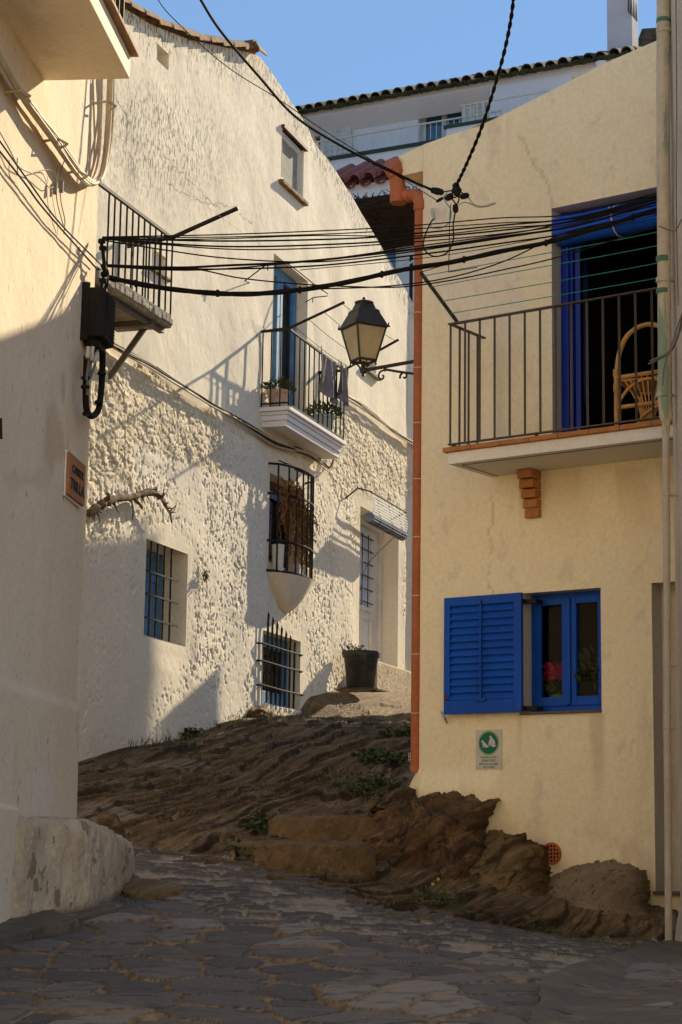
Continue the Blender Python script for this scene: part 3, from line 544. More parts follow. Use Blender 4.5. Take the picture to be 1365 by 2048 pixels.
    mb.build('ridge_tile', 'old_tile', H, smooth=True)
    # vent window
    op = ops['vent']; f = MB(); f.box(W, op[0]-.0, op[0]+(op[1]-op[0])*.45, -.2, -.17, op[2], op[3]); f.build('window', 'blue_white', H)
    # attic window with white shutter frame, brown lintel and sill
    a, b, c, e, dp = ops['attic']; f = MB(); frame_rect(f, W, a+.004, b-.004, c+.004, e-.004, -.09, -.03, .09); wi = f.build('window', 'white_paint', H)
    f = MB(); f.box(W, a+.094, b-.094, -.08, -.06, c+.094, e-.094); f.build('blind', 'curtain', wi)
    f = MB(); f.box(W, a-.04, b+.06, -.05, .05, e-.0, e+.045); f.build('lintel', 'brown_wood', wi)
    f = MB(); f.box(W, a-.10, b+.05, -.05, .07, c-.06, c-.004); f.build('sill', 'old_tile', wi, bev=.006)
    a, b, c, e, dp = ops['small']; f = MB(); f.box(W, a, b, -.09, -.06, c, e); wi = f.build('window', 'white_paint', H); f = MB(); f.box(W, a-.08, b+.06, -.05, .05, c-.04, c-.004); f.build('sill', 'old_tile', wi, bev=.006)
    a, b, c, e, dp = ops['hid']; f = MB(); frame_rect(f, W, a, b, c, e, -.10, -.05, .05); wi = f.build('window', 'white_paint', H); f = MB(); f.box(W, a-.12, b+.08, -.05, .07, c-.05, c-.004); f.build('sill', 'concrete', wi, bev=.006)
    # blue balcony door
    a, b, c, e, dp = ops['blue']; d = MB(); m_ = (a+b)/2
    frame_rect(d, W, a, b, c, e, -dp-.05, -dp+.02, .07); frame_rect(d, W, m_-.02, b-.07, c+.02, e-.07, -dp-.03, -dp+.04, .10, bot=.5); frame_rect(d, W, a+.07, m_-.03, c+.02, e-.07, -dp-.03, -dp+.035, .10, bot=.5)
    dr = d.build('balcony_door', 'blue_old', H, bev=.006)
    for x0, x1 in ((a+.17, m_-.13), (m_+.08, b-.17)): MB().box(W, x0, x1, -dp-.02, -dp-.012, c+.52, e-.17).build('pane', 'window_glass', dr); MB().box(W, x0-.02, x1+.02, -dp-.075, -dp-.06, c+.5, e-.15).build('curtain', 'curtain', dr)
    MB().box(W, a+.02, b-.02, -dp, .03, c-.02, c+.03).build('threshold', 'terracotta', dr)
    # barred window lower left
    a, b, c, e, dp = ops['barred']; f = MB(); frame_rect(f, W, a+.002, b-.002, c+.002, e-.002, -dp-.05, -dp+.02, .08); f.box(W, (a+b)/2-.09, (a+b)/2+.09, -dp-.04, -dp+.04, c+.05, e-.05); f.box(W, a+.06, b-.06, -dp-.045, -dp+.01, e-.36, e-.28)
    wi = f.build('window', 'blue_old', H, bev=.005); MB().box(W, a+.08, b-.08, -dp-.03, -dp-.02, c+.08, e-.08).build('pane', 'window_glass', wi)
    MB().box(W, (a+b)/2+.1, b-.08, -dp-.02, -dp-.008, c+.08, e-.08).build('shutter', 'blue_old', wi)
    g = MB()
    for x, y0_, y1_ in ((300, 1090, 1282), (313, 1095, 1282), (327, 1100, 1284), (341, 1106, 1288)): s = W.S(x, (y0_+y1_)/2, -.03); g.bar(W.w(s, -.03, e+.0), W.w(s, -.03, c-.0), .012)
    for (x0, y0_, x1, y1_) in ((289, 1137, 352, 1163), (286, 1183, 352, 1207), (286, 1230, 350, 1254)): p, q = W.hit(x0, y0_, -.02), W.hit(x1, y1_, -.02); z = (p[2]+q[2])/2; p[2] = q[2] = z; g.bar(p-W.t*.05, q+W.t*.08, .011)
    g.build('grille', 'black_iron', wi)
    # lower window with long spiked grille
    a, b, c, e, dp = ops['low']; f = MB(); frame_rect(f, W, a+.002, b-.002, c+.002, e-.002, -dp-.05, -dp+.02, .16, bot=.2); wi = f.build('window', 'blue_old', H, bev=.005); MB().box(W, a+.16, b-.16, -dp-.03, -dp-.02, c+.2, e-.16).build('pane', 'window_glass', wi)
    MB().box(W, a-.02, b+.05, -.12, .05, c-.14, c-.003).build('sill', 'limewash', wi, bev=.02)
    g = MB(); zt = W.Z(560, 1228, .1); zs = []
    for i, x in enumerate((535, 544, 553, 562, 571, 580, 589)):
        s = W.S(x, 1330, .07); zt_ = W.Z(x, 1222+1.9*(x-535)*.55, .07); g.tube([W.w(s, .07, c-.0), W.w(s, .07, zt_-.14)], .015, 6); g.tube([W.w(s, .07, zt_-.15), W.w(s+.02, .07, zt_-.05), W.w(s, .07, zt_)], [.012, .016, .001], 6)
    for (x0, y0_, x1, y1_) in ((517, 1282, 603, 1315), (517, 1318, 603, 1347), (517, 1363, 605, 1397)):
        p, q = W.hit(x0, y0_, .03), W.hit(x1, y1_, .03); z = (p[2]+q[2])/2; p[2] = q[2] = z; md = (p+q)/2+W.n*.09-np.array([0, 0, .02]); g.tube(smooth_pts([p-W.n*.03, p+W.n*.04+W.t*.1, md, q+W.n*.04-W.t*.1, q-W.n*.03], 5), .0125, 6)
    g.build('grille', 'black_iron', wi)
    # bulging cage window
    a, b, c, e, dp = ops['cage']; f = MB(); frame_rect(f, W, a+.002, b-.002, c+.002, e-.002, -dp-.05, -dp+.01, .10); wi = f.build('window', 'brown_wood', H); MB().box(W, a+.1, b-.1, -dp-.03, -dp-.02, c+.1, e-.1).build('pane', 'window_glass', wi)
    f = MB(); f.box(W, a+.1, b-.1, -dp+.012, -dp+.03, e-.24, e-.14); f.build('transom', 'blue_old', wi)
    f = MB(); f.box(W, a+.02, a+.13, -.06, -.03, c+.35, e-.35); f.build('shutter', 'blue_deep', wi)
    s0, s1 = a-.06, b+.10; pc = lambda u, k=.30: (s0+(s1-s0)*u, k*math.sin(math.pi*min(max(u, .0), 1.))**.55 if 0 < u < 1 else 0.)
    cz0, cz1 = W.Z(532, 1140), W.Z(540, 928); g = MB()
    for i in range(9): u = (i+.5)/9; s, o = pc(u); g.bar(W.w(s, o, cz0-.02), W.w(s, o, cz1), .013)
    for z in (cz0, cz0+(cz1-cz0)*.28, cz0+(cz1-cz0)*.72, cz1): g.tube([W.w(*pc(k/20), z) for k in range(21)], .016, 6)
    for i in range(4): s, o = pc(.3+.14*i); g.tube([W.w(s, o, cz1), W.w(s-.1, .02, cz1+.10)], .010, 5)
    g.build('cage_grille', 'black_iron', wi)
    f = MB(); rings = []; zb_ = W.Z(562, 1222)
    for k in range(15):
        v = k/14; sc = (1-v)**.62; z = cz0-.02-(cz0-zb_)*v*.98; sm_ = (s0+s1)/2; rings.append([W.w(sm_+((s0+(s1-s0)*u)-sm_)*(sc*.98+.02), (.33*math.sin(math.pi*u)**.55 if 0 < u < 1 else -.05)*sc+.012*fbm(np.array([u*8.]), np.array([v*8.]), 4)[0], z) for u in np.linspace(0, 1, 25)])
    n = 25; f.add([p for r in rings for p in r], [(k*n+i, k*n+i+1, (k+1)*n+i+1, (k+1)*n+i) for k in range(14) for i in range(n-1)]+[tuple(range(n))]); f.build('corbel_bowl', 'limewash', wi, smooth=True, auto=60)
    # white door at the right end
    a, b, c, e, dp = ops['door']; d = MB(); d.box(W, a+.004, b-.004, -dp-.05, -dp, c, e); dr = d.build('front_door', 'white_paint', H)
    d = MB(); frame_rect(d, W, a+.02, b-.02, c+.02, e-.02, -dp, -dp+.05, .10); frame_rect(d, W, a+.15, b-.5, c+.9, e-.2, -dp+.002, -dp+.03, .07); frame_rect(d, W, a+.15, b-.5, c+.12, c+.82, -dp+.002, -dp+.03, .06); d.build('door_frame', 'white_paint', dr, bev=.004)
    MB().box(W, a+.22, b-.57, -dp+.003, -dp+.010, c+.97, e-.27).build('pane', 'blue_white', dr)
    g = MB(); 
    for i in range(4): s = a+.28+.30*i; g.bar(W.w(s, -dp+.05, c+.95), W.w(s, -dp+.05, e-.25), .008)
    for i in range(6): z = c+1.02+(e-.3-c-1.02)*i/5; g.bar(W.w(a+.2, -dp+.055, z), W.w(b-.55, -dp+.055, z), .008)
    g.build('door_grille', 'black_iron', dr)
    MB().box(W, a-.2, b+.7, 0.012, .34, c-.45, c-.01).build('doorstep', 'old_render_block', dr, bev=.03)
    # roller blind over that door
    p0, p1 = W.hit(738, 1033, .30), W.hit(806, 1073, .30); p1[2] = p0[2] = (p0[2]+p1[2])/2; r = MB(); N = 12
    for i in range(N): th = 2*math.pi*i/N; o = .068*(W.n*math.cos(th)+np.array([0, 0, 1])*math.sin(th)); r.tube([p0+o, p1+o], .017, 6)
    r.tube([p0-W.t*.005, p1], .06, 12); bl_ = r.build('roller_blind', 'blind_slat', H)
    q0, q1 = W.hit(742, 992, .22), W.hit(808, 1024, .22); q1[2] = q0[2] = (q0[2]+q1[2])/2; s_ = MB()
    for i in range(9): u = (i+.5)/9; c0 = q0+(p0-q0)*u+W.n*(.06*math.sin(math.pi*u))+[0, 0, -.05*math.sin(math.pi*u)]; s_.prism([c0+W.n*.004, c0+(p1-p0)+W.n*.004, c0+(p1-p0)+W.n*.004+(q0-p0)/17, c0+W.n*.004+(q0-p0)/17], W.n*.008)
    s_.build('blind_slats', 'blind_slat', bl_)
    c_ = MB(); root0, root1 = W.hit(690, 998, .0), q1-W.n*.24-np.array([0, 0, .1]); cz = q0+[0, 0, .03]; c_.tube([root0, W.hit(716, 976, .12)*1., cz+W.n*.02-W.t*.05, q1+W.n*.02+W.t*.06+[0, 0, .03], root1], .012, 6)
    for k in (.2, .55, .85): a_ = q0+(q1-q0)*k; b_ = p0+(p1-p0)*k; c_.tube(smooth_pts([a_, (a_+b_)/2+W.n*.03, b_+W.n*.08, b_-[0, 0, .085], b_-W.n*.07], 4), .006, 5)
    c_.tube(smooth_pts([b_, W.hit(735, 1130, .15), W.hit(722, 1180, .05)], 5), .005, 5); c_.build('blind_bracket', 'black_iron', bl_)
    # ---- upper left balcony
    off = .65; sA, sB = W.S(208, 552, off)-1.0, W.S(345, 645, off); zt = (W.Z(343, 636, off)+W.Z(210, 549, off))/2; s_ = MB(); s_.box(W, sA, sB, .0, off, zt-.11, zt-.02)
    bal = s_.build('balcony', 'concrete', H, bev=.02); e_ = MB(); N = 26
    for i in range(N): u = sA+(sB-sA)*i/N; e_.box(W, u, u+(sB-sA)/N*.93, off-.05, off+.02+random.uniform(-.012, .012), zt-.085+random.uniform(-.01, .01), zt-.008)
    e_.build('edge_bricks', 'concrete', bal, bev=.01)
    b_ = MB(); b_.box(W, sB-.42, sB-.34, 0, off-.05, zt-.17, zt-.112); b_.box(W, sA+.4, sB-.02, off-.14, off-.08, zt-.16, zt-.113); b_.build('support_beam', 'brown_iron', bal)
    p = W.hit(218, 757, .0); q = W.hit(290, 655, .35); b_ = MB(); b_.tube([p, q], .040, 4); b_.box(W, W.S(218, 757)-.06, W.S(218, 757)+.03, 0, .03, p[2]-.03, p[2]+.03); b_.build('strut', 'brown_iron', bal)
    zr = (W.Z(345, 469, off)+W.Z(208, 373, off))/2; zlo = zt+.03; b_ = MB(); P = lambda s, o=off: W.w(s, o, 0)
    xs = [215, 227, 239, 252, 264, 276, 288, 299.5, 311, 322.5, 334, 345]; ss = [W.S(x, 560, off-.02) for x in xs]
    for s in ss: b_.bar(W.w(s, off-.03, zt-.05), W.w(s, off-.03, zr), .0105)
    for o in (.0, .16, .32, .48): b_.bar(W.w(sB-.02, o+.01, zt-.03), W.w(sB-.02, o+.01, zr), .0105)
    b_.bar(W.w(sA, off-.03, zr), W.w(sB, off-.03, zr), .018); b_.bar(W.w(sA, off-.03, zlo), W.w(sB, off-.03, zlo), .014); b_.bar(W.w(sB-.02, 0, zr), W.w(sB-.02, off-.03, zr), .018); b_.bar(W.w(sB-.02, 0, zlo), W.w(sB-.02, off-.03, zlo), .014)
    b_.build('railing', 'black_iron', bal)
    b_ = MB(); tip = W.hit(477, 416, W.offat(477, 416, sB-.02)); b_.tube([W.w(sB-.02, .1, zr-.05), W.w(sB-.02, off, zr+.01), tip], .026, 6); b_.build('clothes_pole', 'black_iron', bal)
    # louvred shutter seen edge-on beside it
    sh = MB(); s0_ = W.S(213, 420, .3); z0_, z1_ = zt, W.Z(215, 330, .3)
    for i in range(44): z = z0_+(z1_-z0_)*i/44; sh.box(W, s0_-.9, s0_-.5, .30+.0, .335, z, z+(z1_-z0_)/44*.6)
    sh.box(W, s0_-.95, s0_-.5, .285, .30, z0_, z1_); sh.build('shutter', 'white_paint', H)
    # ---- lower balcony with moulded plaster slab
    off = .42; sA, sB = W.S(580, 813, off), W.S(693, 882, off); zt = (W.Z(580, 813, off)+W.Z(693, 882, off))/2; s_ = MB()
    lay = [(0, -.055, .00), (-.055, -.10, .035), (-.10, -.17, .055), (-.17, -.25, .075)]
    for z1, z0, ins in lay: s_.box(W, sA+ins, sB-ins, 0.0, off-ins, zt+z0, zt+z1-(.0005 if z1 else 0))
    bal = s_.build('balcony', 'white_render', H, bev=.008)
    zr = (W.Z(590, 661, off)+W.Z(692, 741, off))/2; b_ = MB(); o = off-.03
    for x in (590, 599, 608, 616.5, 625, 634, 643, 651.5, 660, 668.5, 677, 685, 692): s = sA+.03+(sB-sA-.06)*(x-590)/102; b_.bar(W.w(s, o, zt-.0), W.w(s, o, zr), .0095)
    for s in (sA+.03, sB-.03):
        for oo in (.02, .14, .27): b_.bar(W.w(s, oo, zt), W.w(s, oo, zr), .0095)
        b_.bar(W.w(s, 0, zr), W.w(s, o, zr), .017); b_.bar(W.w(s, 0, zt+.05), W.w(s, o, zt+.05), .011)
    b_.bar(W.w(sA+.03, o, zr), W.w(sB-.03, o, zr), .016); b_.bar(W.w(sA+.03, o, zt+.03), W.w(sB-.03, o, zt+.03), .011); b_.build('railing', 'black_iron', bal)
    t1, t2 = W.hit(690, 604, W.offat(690, 604, sA+.03)), W.hit(798, 679, W.offat(798, 679, sB-.03)); print('poles', W.offat(690, 604, sA+.03), W.offat(798, 679, sB-.03)); r1, r2 = W.w(sA+.03, .0, zr), W.w(sB-.03, .0, zr-.02)
    for rr, k1, tt in ((r1, W.w(sA+.03, o, zr+.02), t1), (r2, W.w(sB-.03, o, zr+.01), t2)): b_ = MB(); b_.tube([rr, k1, tt], .022, 4, flat=.6); b_.build('clothes_pole', 'black_iron', bal)
    k1, k2 = W.w(sA+.03, o, zr+.02), W.w(sB-.03, o, zr+.01)
    for u in (.08, .34, .62, .95):
        a_, c_ = k1+(t1-k1)*u, k2+(t2-k2)*u; b_ = MB(); b_.tube([a_+(c_-a_)*k/8-np.array([0, 0, .03*math.sin(math.pi*k/8)]) for k in range(9)], .0045, 5); b_.build('clothesline', 'cord_green', bal)
    # towel pegged to the line, draped over the railing
    T = MB(); nu, nv = 26, 30; sa, sb = W.S(640, 740, .47), W.S(682, 740, .47); ztw = zr-.02
    def cloth(u0, u1, ln, sk, o0):
        vs = []
        for j in range(nv):
            for i in range(nu):
                u = i/(nu-1); v = j/(nv-1); s = sa+(sb-sa)*(u0+(u1-u0)*u)+sk*v*(u-.5); zz = ztw-.05*math.sin(math.pi*u)-(ln+.08*u)*v; vs.append(W.w(s, o0+.035*math.sin(u*11+v*2)*(.3+v)+.02*math.sin(u*23+1), zz))
        T.add(vs, [(j*nu+i, j*nu+i+1, (j+1)*nu+i+1, (j+1)*nu+i) for j in range(nv-1) for i in range(nu-1)])
    cloth(0, .85, .50, .08, .47); cloth(.78, 1.22, .46, .1, .52)
    t = T.build('towel', 'towel', smooth=True, auto=180, tagd=('dark grey towel pegged over the small white balcony railing', 'towel')); so_ = t.modifiers.new('thick', 'SOLIDIFY'); so_.thickness = .006
    for u in (.02, .86, 1.2):
        p_ = MB(); q = W.w(sa+(sb-sa)*u, .475, ztw+.0); p_.prism([q+W.n*.004-W.t*.006-[0, 0, .05], q+W.n*.004+W.t*.006-[0, 0, .05], q+W.n*.004+W.t*.006+[0, 0, .045], q+W.n*.004-W.t*.006+[0, 0, .045]], W.n*.014); p_.build('clothes_peg', 'pot_pink', t)
    return H, ops, sA, sB, zt, off
WH, WOPS, sA2, sB2, zt2, off2 = build_white_house()
def bush(parent, c, rx, rz, n, size, mat, name='foliage', stems=6, seed=0):
    rnd = random.Random(seed); mb = MB(); c = np.array(c, float)
    for i in range(n):
        th = rnd.uniform(0, 2*math.pi); r = rx*math.sqrt(rnd.random()); h = rz*(1-(r/rx)**2*.6)*rnd.uniform(.25, 1.05); p = c+[r*math.cos(th), r*math.sin(th), h]
        d = np.array([math.cos(th)*rnd.uniform(.2, 1), math.sin(th)*rnd.uniform(.2, 1), rnd.uniform(-.1, 1)]); mb.leaf(p, d, (rnd.uniform(-1, 1), rnd.uniform(-1, 1), 1), size*rnd.uniform(.6, 1.4), size*rnd.uniform(.4, .8))
    o = mb.build(name, mat, parent)
    if stems:
        s_ = MB()
        for i in range(stems): th = rnd.uniform(0, 6.28); r = rx*rnd.uniform(.2, .8); s_.tube([c, c+[r*.5*math.cos(th), r*.5*math.sin(th), rz*.4], c+[r*math.cos(th), r*math.sin(th), rz*.8]], .005, 5)
        s_.build('stems', 'vine_bark', parent)
    return o
def pot(name, c, r0, r1, h, mat, label, cat='plant pot', group=None, rim=.02, soil=True):
    t = thing(name, c, label, cat, group); p = MB(); p.lathe(c, [(r0*.9, 0), (r0, .01), (r1*.97, h-rim*2.2), (r1*.99, h-rim*2), (r1+rim*.5, h-rim*1.9), (r1+rim*.6, h), (r1-rim*.4, h), (r1-rim*.8, h-.04), (r0*.5, h-.05)], 28); p.build('pot', mat, t, smooth=True); return t
pA = W.w(sA2+.24, .17, zt2); t = pot('flower_pot', pA, .11, .145, .26, 'pot_pink', 'mottled pink clay pot of succulents at the door end of the small white balcony'); bush(t, pA+[0, 0, .22], .21, .20, 260, .055, 'leaf_olive', seed=1)
pB = W.w(sB2-.42, .22, zt2); t = pot('flower_pot', pB, .12, .15, .29, 'pot_grey', 'pale grey pot of green succulents at the far end of the small white balcony'); bush(t, pB+[0, 0, .25], .25, .22, 300, .06, 'leaf_green', seed=2)
# things inside the bulging cage window
a, b, c, e, dp = WOPS['cage']; zc = W.Z(532, 1140)
def garlands():
    rnd = random.Random(4); t = thing('dried_garland', W.w((a+b)/2, .1, zc), 'tangle of dried brown vine stems draped inside the bulging window cage', 'dried vine'); z1 = W.Z(545, 950); g = MB(); lf = MB()
    for i in range(52):
        u = rnd.uniform(.1, 1.02); o = rnd.uniform(.10, .30); s = a+(b-a)*u; zt = z1-(u*.42)-rnd.uniform(0, .18); zb = zt-rnd.uniform(.35, .85); zb = max(zb, zc+.06)
        p = [W.w(s+rnd.uniform(-.05, .05), o*math.sin(math.pi*min(u, .93))**.5+rnd.uniform(-.03, .03), zt+(zb-zt)*k/6) for k in range(7)]; g.tube(smooth_pts(p, 3), .007, 5)
        for q in smooth_pts(p, 7): lf.leaf(q, (rnd.uniform(-1, 1), rnd.uniform(-1, 1), rnd.uniform(-1.4, .2)), (rnd.uniform(-1, 1), rnd.uniform(-1, 1), rnd.uniform(-1, 1)), rnd.uniform(.03, .06), .022)
    for i in range(26):
        u0, u1 = rnd.uniform(0, .6), rnd.uniform(.6, 1.03); o = rnd.uniform(.08, .25); zz = z1-rnd.uniform(.0, .32)
        p = [W.w(a+(b-a)*(u0+(u1-u0)*k/5), o+rnd.uniform(-.03, .03), zz-.42*k/5+rnd.uniform(-.04, .04)) for k in range(6)]; g.tube(smooth_pts(p, 3), .008, 5)
        for q in smooth_pts(p, 5): lf.leaf(q, (rnd.uniform(-1, 1), rnd.uniform(-1, 1), rnd.uniform(-1, .5)), (rnd.uniform(-1, 1), rnd.uniform(-1, 1), rnd.uniform(-1, 1)), rnd.uniform(.03, .07), .024)
    g.build('stems', 'dry_brown', t); lf.build('dry_leaves', 'dry_brown', t)
garlands()
p = W.w(a+.10, .10, zc); mb = MB(); mb.lathe(p, [(.07, 0), (.085, .34), (.09, .35), (.08, .355), (.05, .33)], 20); mb.build('white_tub', 'white_paint', smooth=True, tagd=('tall white tub standing at the left inside the bulging window cage', 'tub'))
mb = MB(); mb.box(W, a+.55, b-.1, .06, .22, zc+.0, zc+.17); mb.build('planter_box', 'yellow_box', bev=.01, tagd=('yellow and blue patterned planter box inside the bulging window cage', 'planter'))
# black pot by the door
pc_ = W.hit(722, 1368, .34); r_ = .26; t = thing('flower_pot', pc_, 'large weathered black plastic pot standing on the rock beside the white door', 'plant pot')
mb = MB(); mb.lathe(pc_-[0, 0, .06], [(.18, 0), (.2, .02), (.235, .36), (.24, .37), (.245, .43), (.265, .44), (.28, .50), (.275, .52), (.25, .515), (.235, .46), (.1, .45)], 32); mb.build('pot', 'pot_black', t, smooth=True)
bush(t, pc_+[-.08, 0, .42], .16, .16, 70, .05, 'leaf_olive', stems=8, seed=5)
# cut vine branch on the wall
def vine():
    rnd = random.Random(3); g = MB(); P = [(178, 1028), (195, 1015), (215, 1003), (232, 997), (258, 995), (280, 990), (300, 984), (318, 992), (330, 1010), (340, 1028), (344, 1046)]; R_ = [.045, .05, .045, .038, .034, .036, .042, .022, .014, .010, .006]
    pts = [W.hit(x, y, .12) for x, y in P]; sp = smooth_pts(pts, 5); rr = np.interp(np.linspace(0, len(R_)-1, len(sp)), range(len(R_)), R_); rr = [r*rnd.uniform(.75, 1.25) for r in rr]; g.tube(sp, rr, 9)
    for i in range(170):
        k = rnd.randrange(0, len(sp)-6); q = sp[k]; d = W.t*rnd.gauss(0, .6)+W.n*rnd.uniform(-.2, .6)+np.array([0, 0, rnd.gauss(-.15, .6)]); l = rnd.uniform(.03, .20)*rnd.random(); g.tube([q, q+d*l*.5, q+d*l+W.t*rnd.uniform(-.03, .03)], [.012, .008, .002], 5)
    for a_, b_, r in (((262, 998), (265, 1040), .012), ((270, 1000), (285, 1018), .02), ((300, 985), (360, 975), .003), ((340, 1030), (356, 1000), .004), ((190, 1020), (200, 1045), .01), ((216, 1000), (214, 985), .03)): g.tube(smooth_pts([W.hit(*a_, .12), W.hit((a_[0]+b_[0])/2+3, (a_[1]+b_[1])/2, .16), W.hit(*b_, .14)], 4), [r]*4+[r*.7]*4+[r*.3], 5)
    g.build('vine_branch', 'vine_bark', smooth=True, tagd=('gnarled cut brown vine branch fixed across the white wall above the barred window', 'vine'))
vine()
# ================================================================ LEFT NEAR HOUSE
def build_left_house():
    H = thing('cream_house', L.w(-2, 0, -.6), 'cream plastered house corner at the left edge with street name plate and cable junction box', 'house')
    ck = crack_fn(L, [[(40, 1545), (28, 1600)], [(92, 1480), (94, 1560)], [(138, 860), (142, 930)], [(132, 930), (130, 1000)]], .006)
    def disp(s, z): return .03*(fbm(s*1.4, z*.9, 21, 3)-.5)+.004*(fbm(s*12, z*12, 22)-.5)+.016*sstep(0, .02, L.Z(80, 1388)-z)*1.
    def patch(s, z):
        px, py = proj(L.O+s[..., None]*L.t+np.stack([s*0, s*0, z], -1)); n = fbm(s*5, z*5, 24)-.5
        return np.maximum(1-sstep(.5, 1, np.hypot((px-108)/24, (py-880)/75)+n), np.maximum((1-sstep(.5, 1, np.hypot((px-128)/5, (py-775)/35)+n)), .5*(1-sstep(.5, 1, np.hypot((px-60)/50, (py-960)/30)+n*1.5))))
    make_wall('wall', L, [(-9, 6.3), (0.2, 6.3)], -1.6, -7, .0, [], .03, disp, 5., 'cream_render', H, dict(patch=patch, crack=ck))
    # smooth pilaster strip nearest the camera
    MB().box(L, -7, L.S(19, 1720, .0), -.05, .045, -1.6, L.Z(19, 1610)).build('pilaster', 'cream_render', H, bev=.03)
    # rough block at the foot
    def Pg(x, y, Yv): return at(x, y, Yv)
    foot = [np.array([Pg(20, 1640, 10.75)[0]-.4, 10.6]), Pg(20, 1640, 10.75)[:2], Pg(100, 1640, 11.1)[:2], Pg(150, 1642, 11.29)[:2], Pg(177, 1645, 11.40)[:2], Pg(189, 1645, 11.50)[:2], Pg(202, 1650, 11.64)[:2], Pg(222, 1660, 11.85)[:2], Pg(248, 1680, 12.4)[:2], Pg(240, 1700, 13.0)[:2], np.array([-2.4, 13.2])]
    tops = [1638, 1638, 1639, 1640, 1641, 1643, 1648, 1656, 1670, 1682, 1640]; tz = [at(100, y, q[1])[2] for y, q in zip(tops, foot)]
    F_ = smooth_pts([np.append(f, z) for f, z in zip(foot, tz)], 14); n = len(F_); arc = [0.]; [arc.append(arc[-1]+float(np.linalg.norm(F_[i+1][:2]-F_[i][:2]))) for i in range(n-1)]; rows = 46; vs = []; cen = np.array([-2.0, 12.2])
    for j in range(rows):
        v = j/(rows-1)
        for i, f in enumerate(F_):
            zb_ = -1.3; z = f[2]+(zb_-f[2])*v; d = f[:2]-cen; d /= np.linalg.norm(d); k = arc[i]*2.2; nz = (fbm(np.array([k*4]), np.array([z*4]), 31)[0]-.5)*.05+(fbm(np.array([k*16]), np.array([z*16]), 32)[0]-.5)*.030+(fbm(np.array([k*50]), np.array([z*50]), 34)[0]-.5)*.016
            ins = -.025*math.exp(-v*60)+.04*v; q = f[:2]+d*(nz+ins)*(1 if 8 < i < n-8 else .2); vs.append([q[0], q[1], z+(.03*(fbm(np.array([k*6]), np.array([0.]), 33)[0]-.5) if j < 2 else 0)])
    mb = MB(); fs = [(j*n+i, j*n+i+1, (j+1)*n+i+1, (j+1)*n+i) for j in range(rows-1) for i in range(n-1)]; b0_ = len(vs)
    for r_ in (.93, .7, .35, 0.): 
        for i in range(n): q = cen+(np.array(vs[i][:2])-cen)*r_; vs.append([q[0], q[1], vs[i][2]+.012+(.02*(fbm(np.array([q[0]*9]), np.array([q[1]*9]), 35)[0]-.5))])
    idx = [list(range(n))]+[list(range(b0_+k*n, b0_+(k+1)*n)) for k in range(4)]
    for k in range(4): fs += [(idx[k][i], idx[k+1][i], idx[k+1][i+1], idx[k][i+1]) for i in range(n-1)]
    mb.add(vs, fs); o = mb.build('corner_block', 'old_render_block', H, smooth=True, auto=180)
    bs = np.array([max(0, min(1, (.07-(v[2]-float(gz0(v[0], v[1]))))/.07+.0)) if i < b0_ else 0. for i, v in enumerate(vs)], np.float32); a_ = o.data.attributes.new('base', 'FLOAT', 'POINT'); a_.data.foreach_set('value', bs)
    # balcony overhead
    Yb = 10.83; P = at(260, 158, Yb); s1 = float((P-L.O)@L.t); off = float((P-L.O)@L.n); zb_ = P[2]; zt = zb_+.145
    s_ = MB(); s_.box(L, s1-4.5, s1, -.0, off, zb_, zt); bal = s_.build('balcony', 'soffit_warm', H, bev=.006)
    e_ = MB()
    for i in range(15): u = s1+.03-.30*i; e_.box(L, u-.295, u, off-.28, off+.045, zt+.002, zt+.028)
    for i in range(2): e_.box(L, s1-.24, s1+.04, off-.285-.3*(i+1), off-.29-.3*i, zt+.002, zt+.028)
    e_.build('edge_tiles', 'tile_tan', bal, bev=.003); r_ = MB()
    for i in range(30): u = s1-.05-.115*i; r_.bar(L.w(u, off-.05, zt+.06), L.w(u, off-.05, zt+1.0), .011)
    for i in range(4): r_.bar(L.w(s1-.05, off-.05-.13*i, zt+.06), L.w(s1-.05, off-.05-.13*i, zt+1.0), .011)
    for z in (zt+.07, zt+1.0): r_.bar(L.w(s1-4.5, off-.05, z), L.w(s1-.05, off-.05, z), .016); r_.bar(L.w(s1-.05, off-.05, z), L.w(s1-.05, .0, z), .016)
    for u in (s1-.05, s1-1.8): r_.bar(L.w(u, off-.05, zt+.028), L.w(u, off-.05, zt+1.), .014)
    r_.build('railing', 'black_iron', bal)
    return H
build_left_house()
# street name plate
def name_plate():
    a, b, c, e = L.rect(137, 900, 166, 1008, .02); c, e = min(L.Z(166, 1012, .02), L.Z(137, 990, .02)), (L.Z(137, 897, .02)+L.Z(166, 935, .02))/2; c = (L.Z(137, 990, .02)+L.Z(166, 1014, .02))/2
    t = thing('street_sign', L.w((a+b)/2, .02, c), 'terracotta street name tile reading CARRER TRILLA on the cream corner wall', 'street sign')
    MB().box(L, a, b, .004, .032, c, e).build('tile', 'sign_tile', t, bev=.005); h = e-c
    text_mb('CARRER', L, (a+b)/2, .034, c+h*.58, h*.19, (b-a)*.70, bold=.014).build('lettering', 'letter_dark', t); text_mb('TRILLA', L, (a+b)/2, .034, c+h*.18, h*.26, (b-a)*.84, bold=.014).build('lettering', 'letter_dark', t)
    MB().box(L, a-.006, b+.006, .0, .012, c-.012, e+.012).build('mortar_bed', 'white_render', t, bev=.004)
name_plate()
